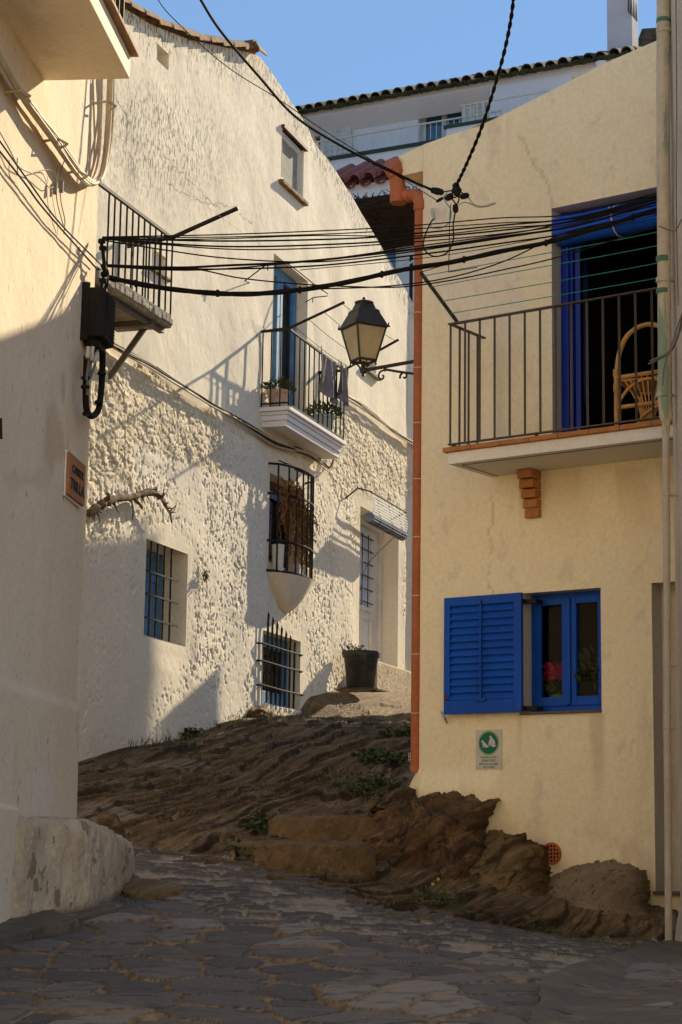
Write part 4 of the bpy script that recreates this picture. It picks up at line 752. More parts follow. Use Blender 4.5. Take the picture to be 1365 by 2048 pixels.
# cable junction box on the corner
def junction():
    z1, z0 = L.Z(175, 607, .0), L.Z(175, 680, .0); t = thing('junction_box', L.w(-.22, .1, z0), 'black ribbed cable junction box at the corner of the cream house', 'junction box')
    b_ = MB(); a, b = -.36, -.02; o1 = .155
    out = [(a, .03), (a, o1*.7), (a+.03, o1), (b-.03, o1), (b, o1*.7), (b, .03)]; zt = L.Z(200, 588, .08); zb = L.Z(200, 690, .08)
    b_.prism([L.w(s, o, zb) for s, o in out], (0, 0, zt-zb)); b_.build('housing', 'black_plastic', t, bev=.012)
    r_ = MB()
    for i in range(13): z = zb+.03+(zt-zb-.06)*i/12; r_.box(L, b-.002, b+.007, .04, .10, z, z+.010); r_.box(L, a+.05, b-.05, o1, o1+.006, z, z+.010)
    r_.box(L, a-.006, a+.02, .0, .05, zb-.02, zt+.03); r_.build('ribs', 'black_plastic', t)
    f = MB(); f.prism([L.w(s*.7-.055, o*.7, zb-.05) for s, o in out], (0, 0, .06)); f.build('gland', 'black_plastic', t, bev=.01)
    c_ = MB(); P = [(206, 690), (205, 740), (202, 790), (196, 822), (182, 832), (173, 815), (172, 770), (174, 712)]
    c_.tube(smooth_pts([L.hit(x, y, .075) for x, y in P], 8), .021, 10); c_.build('cable_loop', 'cable_black', t, smooth=True)
    c_ = MB()
    for P in ([(186, 694), (184, 720), (176, 760), (175, 790)], [(178, 694), (177, 730), (173, 760)], [(196, 700), (190, 730), (180, 755)]): c_.tube(smooth_pts([L.hit(x, y, .09) for x, y in P], 5), .009, 6)
    c_.build('thin_wires', 'cable_grey', t)
    w_ = MB()
    for P in ([(177, 694), (175, 716)], [(186, 694), (183, 722)], [(195, 706), (189, 724)]): w_ = MB(); w_.tube([L.hit(x, y, .095) for x, y in P], .013, 7); w_.build('white_sleeve', 'cable_white', t)
    k_ = MB()
    for x, y in ((172, 756), (171, 774), (174, 828), (204, 747), (198, 805)): q = L.hit(x, y, .08); k_ = MB(); k_.lathe(q-[0, 0, .009], [(.027, 0), (.029, .009), (.027, .018)], 10); k_.tube([q, q-L.t*.06], .006, 5); k_.build('cable_tie', 'black_plastic', t)
    c_ = MB()
    for P, r in (([(206, 588), (211, 570), (213, 545), (207, 532)], .019), ([(200, 592), (208, 560), (209, 535), (206, 500), (202, 482)], .012), ([(203, 590), (206, 560), (215, 556), (230, 562)], .012)): c_.tube(smooth_pts([L.hit(x, y, .10) for x, y in P], 6), r, 8)
    for x, y in ((206, 565), (209, 552), (204, 486), (206, 500)): c_.lathe(L.hit(x, y, .10), [(.024, 0), (.026, .012), (.024, .024)], 9)
    c_.build('upper_cables', 'cable_black', t)
junction()
# beige cable bundle and thin wires on the cream wall
def wallcable(fr, lines, off, r, mat, label, group=None, k=6, spread=.0, name='wall_cable', ties=()):
    m_ = MB(); rnd = random.Random(len(label)+int(off*1000))
    for ln in lines:
        o = off+rnd.uniform(-spread, spread); m_.tube(smooth_pts([fr.hit(p[0], p[1], o if len(p) < 3 else p[2]) for p in ln], k), r*rnd.uniform(.85, 1.15), 7)
    for x, y, o in ties: q = fr.hit(x, y, o); m_.tube([q-fr.n*o-fr.t*.05, q-fr.t*.06+[0, 0, .01], q+fr.n*.04, q+fr.t*.05], .009, 5)
    return m_.build(name, mat, smooth=True, tagd=(label, 'cable', group))
P = [(-25, 70), (20, 150), (50, 196), (82, 238), (110, 275), (135, 312), (158, 345), (180, 366), (198, 362), (209, 335), (216, 290), (220, 235), (223, 150)]
ln = []
rnd = random.Random(5)
for i in range(7): dx, dy = rnd.uniform(-5, 6), rnd.uniform(-6, 8); ph = rnd.uniform(0, 6); ln.append([(x+dx*math.sin(.5*j+ph)*1.0, y+dy*math.cos(.5*j+ph)+i*1.2-3, .065+.022*math.sin(j*.6+ph)) for j, (x, y) in enumerate(P)])
wallcable(L, ln, .07, .0135, 'cable_beige', 'thick bundle of beige cables looping under the balcony of the cream house', spread=.02, ties=[(46, 192, .1), (122, 288, .1), (162, 352, .1), (220, 212, .1)])
wallcable(L, [[(205, 150), (203, 240), (198, 320), (184, 360), (166, 352), (150, 330)]], .05, .006, 'cable_beige', 'single slim beige cable dropping straight from the overhead balcony into the cable bundle')
wallcable(L, [[(-10, 268, .05), (60, 366, .05), (120, 446, .05), (203, 530, .05)], [(-10, 290, .04), (50, 366, .05), (90, 420, .05), (196, 540, .05)]], .04, .006, 'cable_black', 'two thin black wires running diagonally down the cream wall to the junction box')
wallcable(L, [[(-5, 255), (20, 300), (40, 335), (75, 352), (100, 375), (112, 365), (100, 340), (70, 345)], [(116, 330), (112, 370), (116, 410), (130, 460)], [(130, 318), (121, 350), (122, 400), (130, 440), (128, 468)], [(35, 315), (36, 345), (46, 362)]], .03, .0035, 'cable_grey', 'messy thin grey telephone wires with small connectors dangling on the cream wall', spread=.01)
m_ = MB(); 
for x, y, lb in ((111, 375, 'left'), (123, 372, 'right')): q = L.hit(x, y, .04); m_ = MB(); m_.box(WO, q[0]-.012, q[0]+.012, q[1]-.012, q[1]+.012, q[2]-.04, q[2]+.03); m_.build('wire_connector', 'cable_grey', tagd=('tiny grey connector on the dangling telephone wires, %s one of the two' % lb, 'connector', 'telephone wire connectors'))
m_ = MB(); q = L.hit(1, 855, .05); m_.tube([L.hit(1, 836, .05), L.hit(2, 878, .05)], .010, 6); m_.tube([L.hit(1, 857, .0), L.hit(1, 857, .05)], .010, 6); m_.build('wall_hook', 'black_iron', tagd=('small black iron hook on the cream wall at the left edge', 'hook'))
# diagonal cable runs on the whitewashed wall
rnd = random.Random(9)
def run(P, n, mats, label, off=.05, r=.012, amp=3.):
    for mi, (mt, cnt, tx) in enumerate(mats):
        ln = []
        for i in range(cnt): ph = rnd.uniform(0, 6); a_ = rnd.uniform(.3, 1)*amp; dy = rnd.uniform(-4, 6)+mi*2; ln.append([(x, y+dy+a_*math.sin(j*1.1+ph), off+.03+.02*math.sin(j*.9+ph)) for j, (x, y) in enumerate(P)])
        wallcable(W, ln, off, r, mt, label % tx, 'cables strung along the whitewashed wall', spread=.02, k=5)
run([(150, 640), (215, 683), (255, 705), (300, 728), (345, 757), (390, 785), (430, 812), (475, 838), (515, 862), (550, 884), (590, 898)], 5, [('cable_black', 4, 'black cables'), ('cable_beige', 4, 'pale cables')], '%s sagging along the rough wall left of the small white balcony', r=.010)
run([(590, 898), (620, 908), (645, 925), (660, 935), (668, 915), (667, 905)], 3, [('cable_black', 2, 'black cables'), ('cable_beige', 2, 'pale cables')], '%s looping under the far end of the small white balcony', r=.010)
run([(692, 790), (715, 803), (740, 822), (768, 845), (795, 865), (830, 886), (850, 895)], 5, [('cable_grey', 4, 'grey cables'), ('cable_beige', 4, 'pale cables')], '%s sagging across the wall right of the small white balcony', r=.011, amp=4)
m_ = MB(); m_.tube([W.hit(x, y, .12) for x, y in ((490, 562),)]+[W.hit(532, 530, .30), W.hit(536, 528, .3), W.hit(536, 541, .3)], .008, 6); m_.tube([W.hit(500, 565, .0), W.hit(490, 562, .12)], .008, 6); m_.build('awning_bracket', 'black_iron', tagd=('bent iron awning bracket left of the blue balcony door', 'bracket'))
m_ = MB(); m_.tube([W.hit(570, 523, .0), W.hit(600, 545, .1), W.hit(630, 570, .25), W.hit(655, 587, .35), W.hit(655, 592, .35), W.hit(627, 595, .2), W.hit(625, 605, .2)], .008, 6); m_.tube([W.hit(612, 604), W.hit(626, 596, .2)], .008, 6); m_.build('awning_bracket', 'black_iron', tagd=('bent iron awning bracket right of the blue balcony door', 'bracket'))
# ================================================================ YELLOW HOUSE
def build_yellow():
    H = thing('yellow_house', Y.w(-1, 0, -.6), 'yellow rendered house on the right with blue shutter and iron railed balcony', 'house')
    c_ = Y.S(843, 900); prof = [Y.sz(x, y) for x, y in [(845, 290), (900, 270), (960, 252), (1020, 223), (1110, 178), (1200, 131), (1312, 82), (1365, 60)]]; prof = [(c_+.01, prof[0][1])]+prof[1:]+[(-6, prof[-1][1]+2.2)]
    win = (*Y.rect(1046, 1187, 1204, 1419), .155); dz1 = Y.Z(1104, 412); 
    yfl = (Y.Z(897, 899, .66)+Y.Z(1312, 842, .66))/2; bd = (Y.S(1350, 600), Y.S(1105, 640), yfl, (Y.Z(1104, 414)+Y.Z(1312, 378))/2, .17)
    dw = (Y.S(1375, 1400), Y.S(1307, 1400), Y.Z(1320, 1784), Y.Z(1308, 1166), .16)
    ck = crack_fn(Y, [[(976, 985), (985, 1040), (981, 1100), (975, 1160), (985, 1185)], [(1040, 275), (1070, 330), (1098, 370), (1103, 412)], [(1098, 880), (1103, 870)]], .012)
    def disp(s, z): return .012*(fbm(s*1.2, z*1.2, 51, 2)-.5)+.0035*(fbm(s*26, z*26, 52, 2)-.5)+.05*sstep(.10, -.10, z-Y.Z(840, 1560))*sstep(-.15, .0, s)
    def patch(s, z):
        px, py = proj(Y.O+s[..., None]*Y.t+np.stack([s*0, s*0, z], -1)); n = fbm(s*6, z*2, 54)-.5
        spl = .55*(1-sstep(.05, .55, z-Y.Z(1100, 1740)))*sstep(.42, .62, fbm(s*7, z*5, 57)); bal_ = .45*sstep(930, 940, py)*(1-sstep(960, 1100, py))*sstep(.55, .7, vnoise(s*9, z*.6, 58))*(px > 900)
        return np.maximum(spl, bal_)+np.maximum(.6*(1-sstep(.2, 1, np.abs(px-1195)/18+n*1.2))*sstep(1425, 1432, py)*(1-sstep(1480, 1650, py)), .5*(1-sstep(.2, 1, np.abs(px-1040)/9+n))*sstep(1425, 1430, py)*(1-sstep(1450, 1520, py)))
    def pale(s, z):
        px, py = proj(Y.O+s[..., None]*Y.t+np.stack([s*0, s*0, z], -1)); n = fbm(s*4, z*4, 55)-.5
        return np.maximum(1-sstep(.7, 1, np.hypot((px-960)/110, (py-585)/110)+n), (1-sstep(.6, 1, np.hypot((px-870)/28, (py-400)/60)+n)))
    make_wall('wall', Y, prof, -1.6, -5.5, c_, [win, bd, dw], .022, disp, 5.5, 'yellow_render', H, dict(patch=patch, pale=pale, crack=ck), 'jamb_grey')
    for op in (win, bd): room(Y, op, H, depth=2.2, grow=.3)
    # roof edge overhanging the side wall
    s2 = Y.S(798, 330); zb_ = (Y.Z(798, 348)+Y.Z(845, 348))/2; z1 = Y.Z(799, 313); z2 = prof[0][1]; mb = MB()
    mb.prism([Y.w(c_+.002, .004, zb_), Y.w(s2, .004, zb_), Y.w(s2, .004, z1), Y.w(c_+.002, .004, z2)], -Y.n*5.4); mb.build('roof_overhang', 'yellow_render', H, bev=.004)
    # flared foot at the corner
    mb = MB(); a_ = [Y.hit(835, 1538, .012), Y.hit(808, 1592, -.05), Y.hit(832, 1640, -.02), Y.hit(850, 1640, .012), Y.hit(846, 1545, .012)]; mb.prism(a_, -Y.n*.35); mb.build('wall_foot', 'yellow_render', H, bev=.01)
    # window
    a, b, c, e, dp = win; f = MB(); wd = .034; frame_rect(f, Y, a+.002, b-.002, c+.002, e-.002, -dp-.03, -dp+.02, wd, bot=.05); m_ = (a+b)/2
    wi = f.build('window', 'blue_paint', H, bev=.003); f = MB(); frame_rect(f, Y, m_+.004, b-wd, c+.05, e-wd, -dp-.01, -dp+.035, .062, bot=.075); f.build('sash', 'blue_paint', wi, bev=.004)
    f = MB(); frame_rect(f, Y, a+wd, m_-.004, c+.05, e-wd, -dp-.01, -dp+.035, .062, bot=.075); f.box(Y, m_-.02, m_+.02, -dp+.036, -dp+.055, c+.06, e-.05); f.build('sash', 'blue_paint', wi, bev=.004)
    for x0, x1 in ((m_+.066, b-wd-.062), (a+wd+.062, m_-.066)): MB().box(Y, x0, x1, -dp+.0, -dp+.006, c+.125, e-wd-.062).build('pane', 'window_glass', wi)
    MB().box(Y, a+.0, b+.02, -.03, .03, c-.022, c-.002).build('sill', 'slate_sill', wi, bev=.004)
    # louvred shutter folded back on the wall
    off = .075; x0, x1 = Y.S(1043, 1300, off), Y.S(888, 1300, off); z1 = (Y.Z(888, 1196, off)+Y.Z(1043, 1185, off))/2; z0 = (Y.Z(886, 1429, off)+Y.Z(1043, 1423, off))/2; th = .032; f = MB()
    f.box(Y, x0, x0+.075, off-th, off, z0, z1); f.box(Y, x1-.06, x1, off-th, off, z0, z1); f.box(Y, x0+.075, x1-.06, off-th, off, z1-.075, z1); f.box(Y, x0+.075, x1-.06, off-th, off, z0, z0+.11); f.box(Y, x0+.075, x1-.06, off-th, off-th+.006, z0+.1, z1-.07)
    sh = f.build('shutter', 'blue_paint', H, bev=.004); f = MB(); n = 13; hh = (z1-.075-z0-.11)
    for i in range(n): z = z0+.11+hh*i/n; f.prism([Y.w(x0+.075, off-.026, z+hh/n*.98), Y.w(x0+.075, off-.004, z+.012), Y.w(x0+.075, off-.004, z+.004), Y.w(x0+.075, off-.028, z+hh/n*.84)], Y.t*(x1-x0-.135))
    f.build('slats', 'blue_paint', sh); xm = Y.S(962, 1300, off); f = MB(); f.box(Y, xm-.009, xm+.009, off+.0, off+.012, z0+.10, z1-.05); f.box(Y, xm-.055, xm+.055, off, off+.012, z0+.095, z0+.125); f.build('tilt_rod', 'blue_paint', sh, bev=.004)
    f = MB(); f.box(Y, xm-.008, xm+.008, off+.011, off+.02, z1-.07, z1-.035); q = Y.hit(893, 1397, off+.01); f.lathe(q-Y.n*.012, [(.018, 0), (.018, .01), (.008, .02)], 12, ax=Y.n); q[2] += .02; f.lathe(q-Y.n*.012, [(.012, 0), (.012, .01)], 10, ax=Y.n); f.build('latch', 'brown_wood', sh)
    f = MB()
    for z in (z1-.07, z0+.03): f.box(Y, x0-.085, x0+.0, -.02, .012, z-.018, z+.018); f.box(Y, x0-.10, x0-.075, -.10, .01, z-.018, z+.018); f.box(Y, x0-.01, x0+.005, .0, off, z-.018, z+.018)
    f.build('hinges', 'black_iron', sh); f = MB(); f.tube([Y.hit(883, 1423, .03), Y.hit(890, 1436, .06), Y.hit(895, 1446, .03)], .009, 6); f.tube([Y.hit(890, 1436, .0), Y.hit(890, 1436, .06)], .006, 6); f.build('shutter_catch', 'metal_bright', sh)
    # balcony
    off = .65; oE = .68; sA = Y.S(885, 903, oE); sR = -3.0; zT = (Y.Z(885, 897, oE)+Y.Z(1312, 839, oE))/2; zB = (Y.Z(885, 908, oE)+Y.Z(1325, 846, oE))/2; sF = Y.S(897, 920, off); zS = (Y.Z(897, 929, off)+Y.Z(1312, 877, off))/2
    s_ = MB(); s_.box(Y, sR, sF, .0, off, zS, zB); bal = s_.build('balcony', 'soffit_white', H, bev=.004)
    g_ = MB(); g_.box(Y, sR, sF-.075, off-.085, off-.075, zS-.0025, zS+.01); g_.box(Y, sF-.085, sF-.075, .0, off-.09, zS-.0025, zS+.01); g_.build('drip_groove', 'dark_room', bal)
    g_ = MB(); x = sA; tl = .27
    while x > sR: g_.box(Y, max(x-tl, sR)+.002, x-.002, off-.25, oE, zB+.001, zT); x -= tl
    x = .0
    while x < off-.26: g_.box(Y, sA-.25, sA, x, x+.26 if x+.26 < off-.25 else off-.253, zB+.001, zT-.001); x += .265
    g_.build('edge_tiles', 'brick_orange', bal, bev=.004)
    g_ = MB(); g_.box(Y, sR, sA-.252, .0, off-.252, zB+.001, zT-.003); g_.build('floor', 'brick_orange', bal)
    zr = (Y.Z(897, 649, off)+Y.Z(1312, 578, off))/2; zl = (Y.Z(897, 887, off)+Y.Z(1312, 834, off))/2; r_ = MB(); sp = .1415; x = sF-.005; i = 0
    while x > sR+.1: r_.bar(Y.w(x, off-.02, zl-.0), Y.w(x, off-.02, zr), .0095); x -= sp
    for o in (.49, .35, .21): r_.bar(Y.w(sF-.005, o, zl), Y.w(sF-.005, o, zr), .0095)
    r_.box(Y, sR, sF+.01, off-.042, off+.002, zr, zr+.012); r_.box(Y, sR, sF+.01, off-.035, off-.005, zl-.01, zl+.002); r_.box(Y, sF-.022, sF+.01, .1, off-.043, zr, zr+.012); r_.box(Y, sF-.018, sF+.006, .05, off-.036, zl-.01, zl+.002)
    for s, o in ((sF-.13, off-.10), (sF-.8, off-.05)): r_.lathe(Y.w(s, o, zT), [(.016, 0), (.016, .03), (.01, .04)], 10)
    for x_ in (sF-.03, sF-1.2): r_.bar(Y.w(x_, off-.02, zT), Y.w(x_, off-.02, zl), .012)
    r_.build('railing', 'brown_iron', bal)
    r0 = Y.w(sF-.07, off-.02, zr+.015); tp_ = Y.hit(842, 545, 1.09); p_ = MB(); p_.tube([r0, tp_], .021, 4, flat=.5); p_.build('clothes_pole', 'brown_iron', bal)
    t2 = tp_+Y.t*-3.2; r2 = r0+Y.t*-3.2; p_ = MB(); p_.tube([r2, t2], .021, 4, flat=.5); p_.build('clothes_pole', 'brown_iron', bal)
    for (x, y), (x2, y2) in (((863, 568), (1312, 495)), ((884, 594), (1312, 523)), ((902, 623), (1312, 554)), ((847, 550), (1312, 465))):
        u = (x-842)/(915-842); a_ = tp_+(r0-tp_)*u; b_ = a_-Y.t*3.2; p_ = MB(); p_.tube([a_, (a_+b_)/2-[0, 0, .01], b_], .0035, 5); p_.lathe(a_-[0, 0, .012], [(.010, 0), (.012, .01), (.008, .025)], 7); p_.build('clothesline', 'cord_green', bal)
    # brick corbel
    k_ = MB(); sr = Y.S(1083, 960); z1 = zS-.002; hh = (zS-Y.Z(1083, 1036))/5
    for i in range(5): k_.box(Y, sr-.0+.0*i, sr+.135, .0, .165-.030*i, z1-hh*(i+1)+.007, z1-hh*i-.002)
    k_.build('brick_corbel', 'brick_orange', bal, bev=.004); m2 = MB(); m2.box(Y, sr+.006, sr+.128, .0, .035, z1-hh*5+.01, z1-.003); m2.build('mortar', 'mortar', bal)
    # balcony door: blue frame and half-open leaf
    a, b, c, e, dp = bd; f = MB(); f.box(Y, b-.10, b-.004, -dp-.06, -dp, c, e-.004); f.box(Y, b-.075, b-.004, -dp, -dp+.03, c, e-.004); f.box(Y, a, b-.10, -dp-.05, -dp, e-.1, e-.004); f.box(Y, a, b-.10, -dp-.05, -dp, c, c+.03)
    d = f.build('balcony_door', 'blue_deep', H, bev=.004)
    hg = Y.w(b-.11, -dp-.03, 0); dr = -Y.n*.90+Y.t*.38; dr = dr/np.linalg.norm(dr); nn = np.array([dr[1], -dr[0], 0])
    f = MB(); lf = lambda u0, u1, z0_, z1_, th=.04: f.prism([hg+dr*u0+[0, 0, z0_], hg+dr*u1+[0, 0, z0_], hg+dr*u1+nn*th+[0, 0, z0_], hg+dr*u0+nn*th+[0, 0, z0_]], (0, 0, z1_-z0_))
    lf(0, .10, c+.02, e-.12); lf(.62, .72, c+.02, e-.12); lf(.10, .62, c+.02, c+.55); lf(.10, .62, e-.22, e-.12); f.build('door_leaf', 'blue_deep', d)
    # rolled blue awning under the lintel
    f = MB(); ar = .12; za = e-ar-.07; f.tube([Y.w(b-.02, -.09, za), Y.w(a, -.09, za)], ar, 18); aw = f.build('awning_roll', 'blue_canvas', H, smooth=True); f = MB()
    for i in range(9): th = -.6+i*.3; f.tube([Y.w(b-.015, -.09+ar*math.cos(th), za+ar*math.sin(th)), Y.w(a, -.09+ar*math.cos(th), za+ar*math.sin(th))], .010, 6)
    f.build('blind_slats', 'blue_canvas', aw, smooth=True); f = MB(); x = Y.S(1228, 450); f.tube([Y.w(x, -.09+(ar+.012)*math.cos(t_), za+(ar+.012)*math.sin(t_)) for t_ in np.linspace(-2, 2.4, 14)], .007, 6); f.tube([Y.w(x+.01, .06, za+.09), Y.w(x-.02, .09, za-.02)], .006, 5); f.build('tie_cord', 'cable_white', aw)
    # terracotta drainpipe
    pc = lambda z, o=.0: Y.w(c_+.042, o-.01, z); zt_, zb2 = Y.Z(836, 415), Y.Z(826, 1545); p_ = MB(); p_.tube([pc(zt_), pc((zt_+zb2)/2), pc(zb2)], .043, 16, up=(1, 0, 0)); dp_ = p_.build('drainpipe', 'terracotta', H, smooth=True)
    j_ = MB(); 
    for y in (513, 627, 737, 847, 959, 1075, 1192, 1309, 1427): j_ = MB(); j_.lathe(pc(Y.Z(832, y))-[0, 0, .006], [(.0435, 0), (.048, .002), (.048, .010), (.0435, .012)], 18, cap=False); j_.build('pipe_joint', 'mortar', dp_)
    h_ = MB(); zc_ = Y.Z(836, 396); q0 = pc(zc_+.01)
    lft = Y.t*.20+Y.n*-.02; h_.tube(smooth_pts([pc(zt_-.02), pc(zt_+.04), q0+[0, 0, .02]+Y.t*.03, q0+Y.t*.10+[0, 0, .03], q0+Y.t*.16+[0, 0, .05]], 5), .055, 16)
    zz = lambda y: Y.Z(790, y); g0 = Y.hit(797, 400, -.02); h_.tube(smooth_pts([g0+[0, 0, -.03], Y.hit(797, 385, -.02), Y.hit(795, 365, -.02), Y.hit(793, 345, .0)], 5), [.075]*6+[.072]*5+[.068]*5, 18)
    h_.tube([Y.hit(793, 350, .0), Y.hit(786, 334, .03), Y.hit(782, 328, .06)], [.078, .085, .088], 18); h_.tube([q0+Y.t*.09+[0, 0, .025], q0+Y.t*.10+[0, 0, .028]], .060, 16); h_.lathe(pc(zt_-.03), [(.05, 0), (.055, .01), (.055, .05), (.05, .06)], 18)
    h_.build('rainwater_hopper', 'terracotta', dp_, smooth=True); 
    g_ = MB()
    for P in ([(815, 1507), (819, 1507)], [(814, 1513), (819, 1512)], [(815, 1505), (815, 1523)], [(818, 1505), (818, 1524)], [(820, 1531), (817.5, 1535), (820, 1541), (823, 1535), (820.5, 1531)], [(814, 1520), (820, 1519)]): g_.tube([Y.hit(x+3, y, .032) for x, y in P], .0025, 4)
    g_.build('chalk_marks', 'sign_white', dp_)
    # doorway on the right
    a, b, c, e, dp = dw; f = MB(); f.box(Y, a, b-.0, -dp-.05, -dp, c, e); f.build('door', 'grey_plaster', H); MB().box(Y, a, b+.01, -dp, .04, c-.02, c+.006).build('door_step', 'slate_sill', H, bev=.004)
    # terracotta vent
    cc = Y.hit(1103, 1707, .012); rr = .088; v = MB(); v.lathe(cc-Y.n*.012, [(rr, 0), (rr, .012), (rr*.94, .018), (rr*.80, .018), (rr*.78, .006)], 32, ax=Y.n, cap=False); vt = v.build('vent', 'terracotta', H, smooth=True); v = MB()
    MB().lathe(cc-Y.n*.011, [(rr*.8, 0), (rr*.8, .006)], 28, ax=Y.n).build('vent_hole', 'dark_room', vt)
    for i in range(-2, 4):
        d_ = (i-.5)*.030; h2 = math.sqrt(max(0, (rr*.82)**2-d_*d_))
        if h2 > .02: v.tube([cc+Y.t*d_+[0, 0, -h2]+Y.n*.001, cc+Y.t*d_+[0, 0, h2]+Y.n*.001], .0075, 4); v.tube([cc+[0, 0, d_]-Y.t*h2, cc+[0, 0, d_]+Y.t*h2], .0075, 4)
    v.build('vent_grid', 'terracotta', vt)
    return win, bd, c_, zT, zr
YWIN, YBD, YC, YZT, YZR = build_yellow()
# plants behind the kitchen window
a, b, c, e, dp = YWIN
q = Y.hit(1119, 1388, -.29); q[2] = c+.02
MB().box(Y, a, b, -dp-.32, -dp-.035, c-.02, c+.018).build('inner_shelf', 'brown_wood', tagd=('dark wooden shelf just inside the blue framed window', 'shelf'))
t = thing('flower_pot', q, 'lime green pot of magenta flowers behind the left window pane', 'plant pot'); mb = MB(); mb.lathe(q, [(.055, 0), (.06, .01), (.075, .13), (.078, .135), (.068, .135), (.05, .11)], 20); mb.build('pot', 'lime_pot', t, smooth=True); bush(t, q+[0, 0, .12], .11, .16, 120, .06, 'leaf_green', seed=11, stems=4)
mb = MB(); rnd = random.Random(8)
for i in range(150): th = rnd.uniform(0, 6.28); r = .12*rnd.random()**.5; p = q+[r*math.cos(th), r*math.sin(th), .30+rnd.uniform(-.05, .07)]; mb.leaf(p, (rnd.uniform(-1, 1), rnd.uniform(-1, 1), rnd.uniform(-.3, 1)), (rnd.uniform(-1, 1), -1, rnd.uniform(-1, 1)), .055, .045)
mb.build('flowers', 'magenta_petal', t)
q = Y.hit(1192, 1388, -.27); q[2] = c+.02; t = thing('flower_pot', q, 'small terracotta pot of leafy green plant behind the right window pane', 'plant pot'); mb = MB(); mb.lathe(q, [(.04, 0), (.055, .09), (.06, .10), (.045, .09)], 18); mb.build('pot', 'terracotta', t, smooth=True); bush(t, q+[.0, 0, .15], .15, .32, 170, .085, 'leaf_green', seed=12, stems=5)
# rattan chair on the balcony
def chair():
    cs = Y.S(1306, 760, .42); z0 = YZT; t = thing('rattan_chair', Y.w(cs, .3, z0), 'honey coloured rattan armchair standing on the iron railed balcony', 'chair'); hw = .265; zt = z0+.80; g = MB(); bo = .52
    arch = [(-1, 0), (-1, .38), (-.97, .50), (-.85, .64), (-.55, .76), (0, .81), (.55, .76), (.85, .64), (.97, .50), (1, .38), (1, 0)]
    g.tube(smooth_pts([Y.w(cs-hw*x, bo, z0+z) for x, z in arch], 5), .019, 10); g.build('back_arch', 'rattan', t, smooth=True); g = MB()
    for x in (-1, 1): g.tube([Y.w(cs-hw*x, bo, z0+.40), Y.w(cs-hw*x*1.02, .10, z0+.36), Y.w(cs-hw*x, .06, z0)], .018, 9)
    for z in (.42, .18): g.tube([Y.w(cs-hw, bo, z0+z), Y.w(cs+hw, bo, z0+z)], .017, 9); g.tube([Y.w(cs-hw, .08, z0+z-.04), Y.w(cs+hw, .08, z0+z-.04)], .017, 9)
    g.tube(smooth_pts([Y.w(cs+hw, bo-.005, z0+.20), Y.w(cs+.15, bo-.005, z0+.33), Y.w(cs, bo-.005, z0+.38), Y.w(cs-.15, bo-.005, z0+.33), Y.w(cs-hw, bo-.005, z0+.20)], 4), .013, 8)
    g.tube(smooth_pts([Y.w(cs+.10, bo-.0, z0), Y.w(cs+.02, bo-.0, z0+.10), Y.w(cs-.12, bo-.0, z0+.16), Y.w(cs-hw, bo, z0+.18)], 4), .013, 8); g.build('frame', 'rattan', t, smooth=True)
    s_ = MB()
    for i in range(22): o = .10+.40*i/21; s_.tube([Y.w(cs-hw*.97, o, z0+.40), Y.w(cs, o, z0+.385), Y.w(cs+hw*.97, o, z0+.40)], .0095, 5)
    s_.build('seat', 'rattan', t, smooth=True); s_ = MB()
    for i in range(9): u = -.8+1.6*i/8; s_.tube([Y.w(cs+hw*u, bo-.01, z0+.42), Y.w(cs+hw*u*.5, bo-.03, z0+.22), Y.w(cs+hw*u*.2, bo-.01, z0+.05)], .006, 5)
    for zz in (.43, .45, .47, .35, .33, .31): 
        for x in (-1, 1): s_.lathe(Y.w(cs-hw*x, bo, z0+zz), [(.024, 0), (.026, .008), (.024, .016)], 10)
    s_.build('weave', 'rattan', t, smooth=True)
chair()
# sign about dogs
def dog_sign():
    a, b, c, e = Y.rect(952, 1460, 1004, 1538, .01); t = thing('notice_sign', Y.w((a+b)/2, .01, c), 'small white notice with green emblem of a dog and kneeling person on the yellow wall', 'sign'); w = b-a; h = e-c
    MB().box(Y, a, b, .004, .010, c, e).build('plate', 'sign_white', t, bev=.002); cx = (a+b)/2; cz = c+h*.66; r = w*.41
    MB().lathe(Y.w(cx, .010, cz), [(r, 0), (r, .0012)], 40, ax=Y.n).build('emblem_ring', 'sign_lime', t); MB().lathe(Y.w(cx, .0112, cz), [(r*.87, 0), (r*.87, .0014)], 40, ax=Y.n).build('emblem_disc', 'sign_green', t)
    def sil(pts, nm, mt='sign_white'): mb = MB(); mb.prism([Y.w(cx-(x-648)/595*w, .0127, cz+(540-y)/895*h) for x, y in pts], Y.n*.0012); return mb.build(nm, mt, t)
    U = lambda px, py: (px, py)
    dog = [(470, 500), (500, 485), (515, 465), (535, 490), (545, 515), (590, 555), (625, 590), (640, 620), (635, 640), (560, 640), (550, 600), (535, 610), (525, 650), (512, 645), (522, 600), (510, 560), (515, 525), (490, 520)]
    man = [(690, 430), (730, 425), (765, 455), (785, 490), (795, 520), (803, 560), (785, 595), (820, 590), (812, 615), (790, 630), (715, 635), (725, 610), (705, 575), (690, 600), (665, 570), (650, 605), (645, 580), (655, 530), (665, 480)]
    sil([U(*p) for p in dog], 'dog_figure'); sil([U(*p) for p in man], 'person_figure'); sil([U(697+28*math.cos(i*.52), 405+28*math.sin(i*.52)) for i in range(12)], 'head_dot'); sil([U(*p) for p in [(655, 600), (680, 575), (685, 610), (668, 632), (650, 630)]], 'bag_figure', 'sign_cyan')
    for i, (tx, wd) in enumerate((('XAFAR-LA NO', .62), ('DÓNA SORT', .56), ('RECULL-LA DEL', .72), ('TEU GOS', .44))): text_mb(tx, Y, cx, .0108, c+h*(.275-.083*i), h*.056, w*wd, depth=.001, bold=.014).build('lettering', 'sign_green', t)
dog_sign()
